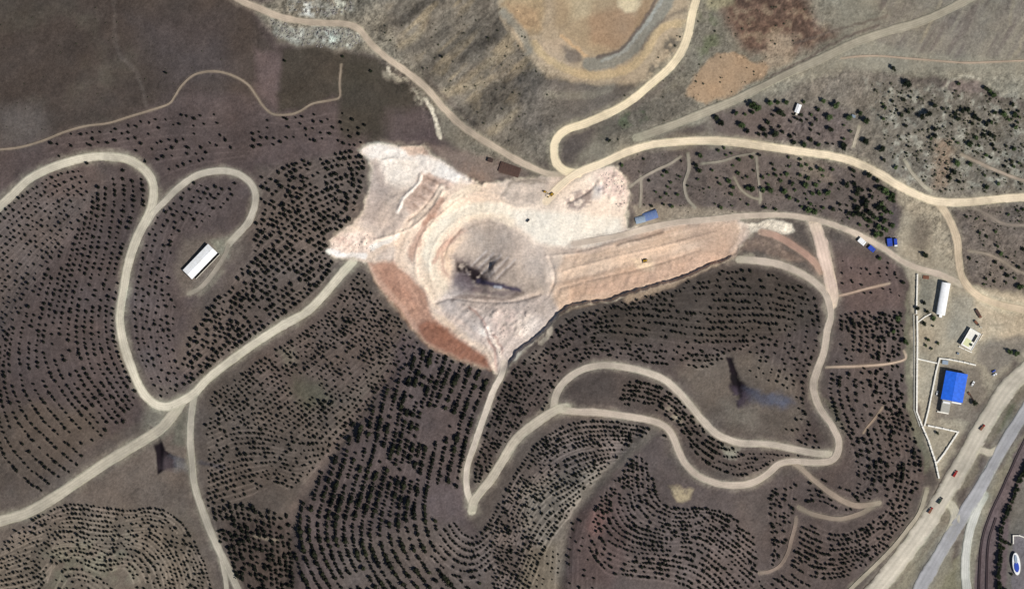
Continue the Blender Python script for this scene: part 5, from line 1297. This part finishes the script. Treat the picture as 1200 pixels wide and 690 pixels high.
# stems go into the same small shrub: a planted sapling shows no stem at this size
saplings.sort(key=lambda s_: -s_[2])
SA = np.array(saplings)
lone = (SA[:, 3] == BIGROWS) & (SA[:, 0] > 345) & (SA[:, 0] < 585) & (SA[:, 1] > 395) & (SA[:, 1] < 688)
ids = np.flatnonzero(lone)[:298]
chosen = set(ids.tolist())
for k in ids:
    x, y, r_, _ = SA[k]
    o = link('sapling', sap_mesh[k % 6], None, 'bushy dark sapling in the thick rows that run down from the reddish quarry slope', 'sapling', 'saplings in the thick rows below the reddish slope')
    o.location = (x - 600, 345 - y, gz(x, y) - 0.1)
    o.rotation_euler = (0, 0, random.random() * 6.28)
    o.scale = (r_, r_, r_ * 1.1)
rest = [k for k in range(len(SA)) if k not in chosen]
R_ = SA[rest]
zz = gsample(H, R_[:, 0], R_[:, 1]) - 0.1
VV, FF, off = [], [], 0
for p in range(6):
    idx = np.arange(p, len(R_), 6)
    v, f = SP[p]
    th = rng.random(len(idx)) * 6.28; c_, s_ = np.cos(th), np.sin(th); r_ = R_[idx, 2]
    ex = rng.uniform(0.8, 1.2, len(idx))
    vx = (v[None, :, 0] * c_[:, None] - v[None, :, 1] * s_[:, None]) * (r_ * ex)[:, None] + (R_[idx, 0] - 600)[:, None]
    vy = (v[None, :, 0] * s_[:, None] + v[None, :, 1] * c_[:, None]) * (r_ / ex)[:, None] + (345 - R_[idx, 1])[:, None]
    vz = v[None, :, 2] * (r_ * 1.1)[:, None] + zz[idx][:, None]
    VV.append(np.stack([vx, vy, vz], -1).reshape(-1, 3))
    FF.append((f[None] + (np.arange(len(idx)) * len(v))[:, None, None]).reshape(-1, 3) + off)
    off += len(idx) * len(v)
link('sapling_plantation', mesh_from('sapling_plantation', np.concatenate(VV), np.concatenate(FF), [M_sap]), None, 'thousands of small dark saplings planted in contour rows over the brown hills', 'saplings', kind='stuff')
print('saplings', len(SA))

def tree_proto(seed, n_leaf=520):
    r = np.random.default_rng(seed)
    V, Fc, n = [], [], 0
    lob = []
    for k in range(7):
        a = k * 2.4 + r.uniform(-.4, .4); q = r.uniform(0.25, 0.62) if k else 0
        lob.append((q * math.cos(a), q * math.sin(a), r.uniform(0.75, 1.35), r.uniform(0.36, 0.56)))
    for (x, y, z, s_) in lob:
        V.append(IV * r.uniform(0.6, 0.95, (12, 1)) * s_ + (x, y, z)); Fc.append(IF + n); n += 12
    for k in range(n_leaf):
        x, y, z, s_ = lob[k % 7]
        d = r.normal(0, 1, 3); d /= np.linalg.norm(d)
        c = np.array((x, y, z)) + d * s_ * r.uniform(0.75, 1.2)
        V.append(c + r.normal(0, 0.075, (3, 3))); Fc.append(np.array([[n, n + 1, n + 2]])); n += 3
    crown = mesh_from('crown', np.concatenate(V), np.concatenate(Fc), [M_tree])
    m = MB(); m.cyl((0, 0, -0.3), (0.03, 0, 0.9), 0.09, 7, 0.05)
    for k in range(4):
        a = k * 1.6 + r.random(); m.cyl((0.02, 0, 0.45 + 0.08 * k), (0.4 * math.cos(a), 0.4 * math.sin(a), 1.0), 0.04, 5, 0.015)
    return crown, m.mesh('trunk', M_bark)
TP = [tree_proto(70 + k) for k in range(6)]
M_dkt = leaf_material('dark_evergreen_foliage', (0.010, 0.014, 0.008), (0.036, 0.044, 0.022))
TPD = []
for k in range(6):
    c_, t_ = TP[k]; c2 = c_.copy(); c2.materials.clear(); c2.materials.append(M_dkt); TPD.append((c2, t_))

BIG = [(847.4,128.6,5),(838.7,129.7,3.5),(839.3,137.8,4),(845,144.8,4.2),(882,124,5.2),(888,127.4,4.2),(882,132,3.2),(862.5,133,3),(873,134.4,2.2),(869.4,147,4.6),(875.8,154,3),(902,121,3.6),(911,120.4,3),(921.6,120.4,3.2),(913.5,132,4.6),(918,135,3),(899.6,143.6,3.2),(893.8,151.8,4.2),(889,157.6,2.6),(897,158.7,3.2),(908.3,157.6,4.6),(906,135.5,2),(917,155,2.3),(913.5,149,2.1),(942,120,2.4),(939,135,2.4),(950,152.3,2.1),(950,164.5,3.4),(942.5,170,3.6),(930.3,167,3.4),(926,160,2.6),(958.8,129,2.6),(958.8,170,3.2),
 (980,124,5),(995,138,4.2),(1015,142,4.6),(1008,133,3),(972,138,4.2),(964.7,119,3.2),(1014,166,5),(989,170,3.8),(973.5,152,3.7),(949.5,163.6,2.6),
 (866,187.7,3),(881,184.8,2.6),(890,182,2.4),(848.6,173.8,1.9),(841.6,176.7,2),(851,182,1.9),(857,180,1.8),
 (752,177.6,2.6),(729,194,2.6),(728,204,2.6),(781,201.7,2.8),(794,228,2.7),(777.5,239.7,2.1),(787.7,242,2.2),(820.6,182.7,3.1),(815.6,194,3.1),(819,200,2.9),(834.6,200,2.4),(803,201.7,2),(865,203,2.8),(853.6,212,3.3),(843.5,215.6,2.4),(858.7,219.5,2.6),(876.5,220.7,3.8),(881.5,222,3.8),(894,223,3.5),(857,228,2.6),(894,208,2.6),(844.7,243.5,2.6),(876.5,239.7,2),(896.7,243.5,2.6),(818,210.6,1.9),
 (902.5,223,4.2),(919,224.5,4.2),(915,212,2.6),(907.6,199,2.1),(925,232,3.1),(944,217,4.2),(962,199,4.2),(970,226,4.2),(952,227,2.7),(947,246,4.2),(954.5,248.6,3.7),(931.7,223,2),(964.7,243.5,2.6),(992.6,217,4.2),(1001,215.6,3.2),(1000,200,3.2),(1011.6,191.6,2.2),(1018,205.5,3.8),(1028,212,3.8),(1038,224.5,5),(1046,229.6,4.2),(1030.6,220.7,3.7),(1004,227,3.7),(1001.5,234.7,3.1),(1014,241,4.2),(1029.4,243.5,4.6),(1035.7,243.5,3.7),(1021.7,231,3.2),(1000,252,3.1),(1019,259,3.7),(1027,256,3.2),(1035.7,258.8,4.2),(1029.4,266,3.7),(1038,269,3.7),(1027,275,4.2),(1033,176,4),(988.8,174,3.6),(1035.7,187.8,3),(1049.6,196.6,3),
 (1063.6,99,5),(1047,81,3.6),(1087.7,134,5.2),(1080,137,4.2),(1095,124,3.7),(1123,98.5,2.6),(1155,104,3.2),(1164,111.6,4.2),(1160,108,3),(1186.6,123,2.6),(1142,137,3.7),(1156,146,3.2),(1176,134,4.2),(1095,152,3.1),(1136,169,4.2),(1143.5,162,3.1),(1034.4,174,3),(1122,191.6,4.2),(1127,185,3),(1113,209,3.1),(1170,215.6,2.6),(1156,219.5,3.2),(1084,299,3.8),(1132,253.7,2.1),(1180,323,3.2),(1195.5,336,4.2),(1172.6,297,3.7),(1194,313,3.1),(1166,307,2.6),(1136,303,2.1),(1058.5,331,2.6),(1030.6,303,3.1),
 (1075,361.6,3.2),(1082.6,355,2.6),(1086.4,365,2.7),(1082.6,379,3.1),(1093,382,1.6),(1087.7,398,2.3),(1085,404.7,2.1),(1099,402,2.3),(1091.5,408.5,1.9),(1094,373,3.1),(1052,373,3.6),(1047,388,3.1),(1061,401,4.2),(1098,507,2.3),(1142,472,3.7),(1183,412,3.4),(1191.5,414,3.6)]
def scatter(poly, n, r0, r1, md=4.5):
    P = np.array(poly, float); out = []; tries = 0
    while len(out) < n and tries < n * 40:
        tries += 1
        x = random.uniform(P[:, 0].min(), P[:, 0].max()); y = random.uniform(P[:, 1].min(), P[:, 1].max())
        if not inside(P, np.array([x]), np.array([y]))[0] or gsample(EX, x, y) > 0.25: continue
        if any((x - a) ** 2 + (y - b) ** 2 < (md + 0.5 * c) ** 2 for a, b, c in BIG + out): continue
        out.append((x, y, random.uniform(r0, r1)))
    return out
BIG = [t_ for t_ in BIG if gsample(EX, t_[0], t_[1]) < 0.35 or t_[0] > 1060 and t_[1] > 340]
EXTRA = scatter([(900, 180), (990, 195), (1050, 235), (1045, 275), (960, 250), (900, 248)], 42, 1.6, 3.2)
EXTRA += scatter([(1005, 220), (1048, 228), (1046, 270), (1022, 282), (1005, 250)], 16, 2.6, 4.0, 2.5)
EXTRA += scatter([(900, 122), (1010, 145), (1020, 172), (900, 165)], 16, 1.4, 2.4)
EXTRA += scatter([(745, 180), (890, 185), (890, 245), (750, 245)], 22, 1.3, 2.1)
EXTRA += scatter([(1105, 125), (1200, 130), (1200, 210), (1110, 215)], 40, 1.8, 3.6, 3.5)
EXTRA += scatter([(1130, 245), (1200, 245), (1200, 345), (1150, 335)], 22, 1.4, 2.6)
EXTRA += scatter([(1020, 100), (1100, 120), (1110, 180), (1060, 190), (1030, 170)], 14, 1.6, 3.0)
ORD = ['first', 'second', 'third', 'fourth', 'fifth', 'sixth', 'seventh', 'eighth', 'ninth', 'tenth', 'eleventh', 'twelfth']
def zone(x, y):
    if y < 176 + max(0, x - 950) * 0.45 and x < 962: return 'in the grove round the white hut'
    if x < 1052 and y < 176 + max(0, x - 950) * 0.16 + 10 and y < 182: return 'between the white hut and the loose stones'
    if x < 800 and y < 262: return 'next to the tarpaulin shelters'
    if x < 900 and y < 262: return 'among the criss-cross footpaths'
    if x < 985 and y < 262: return 'in the middle of the lower grove'
    if x < 1062 and y < 290: return 'in the thick grove above the blue lorries'
    if y < 228: return 'on the stony scrub'
    if y < 346: return 'beyond the forked pale road'
    return 'inside the walled compound'
def size_word(r): return 'large' if r > 3.9 else 'middling' if r > 2.9 else 'small' if r > 2.15 else 'tiny'
allt = BIG + EXTRA
buckets = {}
for tr in allt: buckets.setdefault((zone(tr[0], tr[1]), size_word(tr[2])), []).append(tr)
def place_tree(x, y, r_, label, group, dark):
    cr, tk = (TPD if dark else TP)[random.randrange(6)]
    o = bpy.data.objects.new('tree', None); C.objects.link(o)
    o.location = (x - 600, 345 - y, gz(x, y)); o.rotation_euler = (0, 0, random.random() * 6.28)
    s_ = r_ * 1.02; o.scale = (s_ * random.uniform(.9, 1.1), s_ * random.uniform(.9, 1.1), s_ * random.uniform(0.95, 1.2))
    tag(o, label, 'tree', group)
    link('crown', cr, o); link('trunk', tk, o)
for (zn, sz), L_ in buckets.items():
    L_.sort()
    for k, (x, y, r_) in enumerate(L_):
        dark = vnoise(np.array([x / 30]), np.array([y / 30]), 77)[0] < -0.15
        if len(L_) == 1: lab = f'only {sz} round tree {zn}'
        elif len(L_) <= 12:
            lab = f'{sz} round tree, {ORD[k]} from the west, {zn}' if k < len(L_) - 1 else f'{sz} round tree farthest east {zn}'
        else: lab = f'{sz} round tree {zn}'
        place_tree(x, y, r_, lab, f'{sz} trees {zn}' if len(L_) > 12 else f'round trees {zn}', dark)
# hedge along the railway
hed = []
for (x, y) in smooth([(1206, 538), (1194, 564), (1185, 588), (1176, 609), (1172, 628), (1172, 650), (1170.5, 673), (1170, 694)], 4.6):
    hed.append((x + random.uniform(-1, 1), y + random.uniform(-1, 1), random.uniform(2.3, 3.8)))
hed += [(1178, 635, 3.4), (1183, 637, 2.6), (1176, 642, 3.0), (1177, 690, 3.4), (1185, 672, 1.8)]
for k, (x, y, r_) in enumerate(hed):
    place_tree(x, y, r_, 'dark tree in the close line of trees beside the railway tracks' , 'line of dark trees beside the railway', True)
# lone bushes on the upper steppe
for (x, y, r_, lab) in [(402, 67, 2.0, 'lone dark bush at the top end of the straight footpath in the dark field'), (435, 84, 2.2, 'dark bush at the start of the short pale spur off the upper road'), (195, 86, 1.8, 'lone dark bush on the steppe just above the long footpath'), (518, 67, 1.8, 'single dark bush on the eroded brown hillside above the upper road'), (572, 45, 1.6, 'tiny dark bush near the orange excavation on the eroded hillside'), (714, 165, 2.6, 'round grey bush standing alone above the main road junction'), (334, 72, 1.8, 'lone dark bush at the western edge of the dark square field')]:
    place_tree(x, y, r_, lab, None, True)

# ------------------------------------------------------------------ loose stones and low scrub, past counting
def scatter_stuff(name, label, cat, polys, mat, protos, flat=0.6, edge=0.3):
    VV, FF, off = [], [], 0
    for poly, n, r0, r1, bias in polys:
        P = np.array(poly, float)
        x = rng.uniform(P[:, 0].min(), P[:, 0].max(), n); y = rng.uniform(P[:, 1].min(), P[:, 1].max(), n)
        ok = inside(P, x, y) & (gsample(EX, x, y) < edge) & (vnoise(x / 8, y / 8, 333) + rng.random(len(x)) > bias)
        x, y = x[ok], y[ok]; n = len(x)
        if not n: continue
        z = gsample(H, x, y); r_ = r0 + (r1 - r0) * rng.random(n) ** 2.2
        th = rng.random(n) * 6.28; pi_ = rng.integers(0, len(protos), n)
        for p, (v, f) in enumerate(protos):
            q = np.flatnonzero(pi_ == p)
            if not len(q): continue
            c_, s_ = np.cos(th[q])[:, None], np.sin(th[q])[:, None]; rr = r_[q][:, None]
            VV.append(np.stack([(v[None, :, 0] * c_ - v[None, :, 1] * s_) * rr + x[q][:, None] - 600, (v[None, :, 0] * s_ + v[None, :, 1] * c_) * rr + 345 - y[q][:, None], v[None, :, 2] * rr * flat + z[q][:, None]], -1).reshape(-1, 3))
            FF.append((f[None] + (np.arange(len(q)) * len(v))[:, None, None]).reshape(-1, 3) + off); off += len(q) * len(v)
    return link(name, mesh_from(name, np.concatenate(VV), np.concatenate(FF), [mat]), None, label, cat, kind='stuff')
rk = [(IV * np.random.default_rng(k).uniform(0.6, 1.15, (12, 1)) * (1, .8, .8), IF) for k in range(4)]
M_stone = leaf_material('pale_limestone', (0.20, 0.18, 0.16), (0.58, 0.55, 0.50))
M_scrub = leaf_material('grey_green_scrub', (0.03, 0.032, 0.02), (0.09, 0.088, 0.055))
scatter_stuff('rubble', 'pale loose rubble dumped along the upper road and on the stony scrub', 'rubble', [
    ([(315, 22), (350, 32), (412, 34), (430, 50), (405, 58), (350, 54), (320, 44)], 900, 0.4, 2.0, 0.2),
    ([(335, -8), (415, -8), (412, 14), (380, 20), (340, 16)], 450, 0.4, 2.2, 0.4),
    ([(430, 40), (470, 60), (520, 100), (580, 155), (640, 190), (600, 185), (540, 160), (500, 120), (450, 75)], 500, 0.3, 1.1, 0.5),
    ([(1020, 95), (1200, 120), (1210, 220), (1090, 225), (1040, 180)], 1300, 0.3, 1.3, 0.4),
    ([(960, 85), (1050, 90), (1040, 150), (970, 110)], 300, 0.3, 0.9, 0.5),
    ([(388, 284), (430, 272), (440, 296), (390, 300)], 200, 0.3, 1.1, 0.4),
    ([(540, 355), (640, 348), (625, 392), (588, 425), (560, 398)], 500, 0.25, 1.0, 0.5),
    ([(440, 190), (540, 210), (500, 270), (420, 270)], 300, 0.2, 0.7, 0.6),
    ([(700, 204), (722, 198), (736, 225), (728, 250)], 300, 0.4, 1.4, 0.3)], M_stone, rk, 0.55, 1.5)
scatter_stuff('scrub', 'low grey-green scrub scattered over the stony slopes', 'scrub', [
    ([(430, 20), (600, -10), (650, 130), (600, 170), (500, 100)], 800, 0.4, 1.4, 0.7),
    ([(1020, 95), (1200, 115), (1210, 225), (1090, 228), (1040, 180)], 1500, 0.5, 2.0, 0.4),
    ([(820, 0), (960, 0), (950, 60), (850, 120), (720, 170), (700, 150)], 700, 0.4, 1.5, 0.6),
    ([(735, 180), (900, 180), (1050, 230), (1040, 280), (900, 248), (740, 250)], 900, 0.4, 1.2, 0.5),
    ([(1130, 240), (1210, 240), (1210, 340), (1150, 335)], 500, 0.4, 1.3, 0.5),
    ([(970, 470), (1070, 470), (1085, 550), (1000, 590)], 150, 0.4, 1.2, 0.5),
    ([(0, 0), (280, 0), (320, 60), (200, 110), (0, 170)], 400, 0.3, 0.9, 0.7)], M_scrub, SP, 0.8)
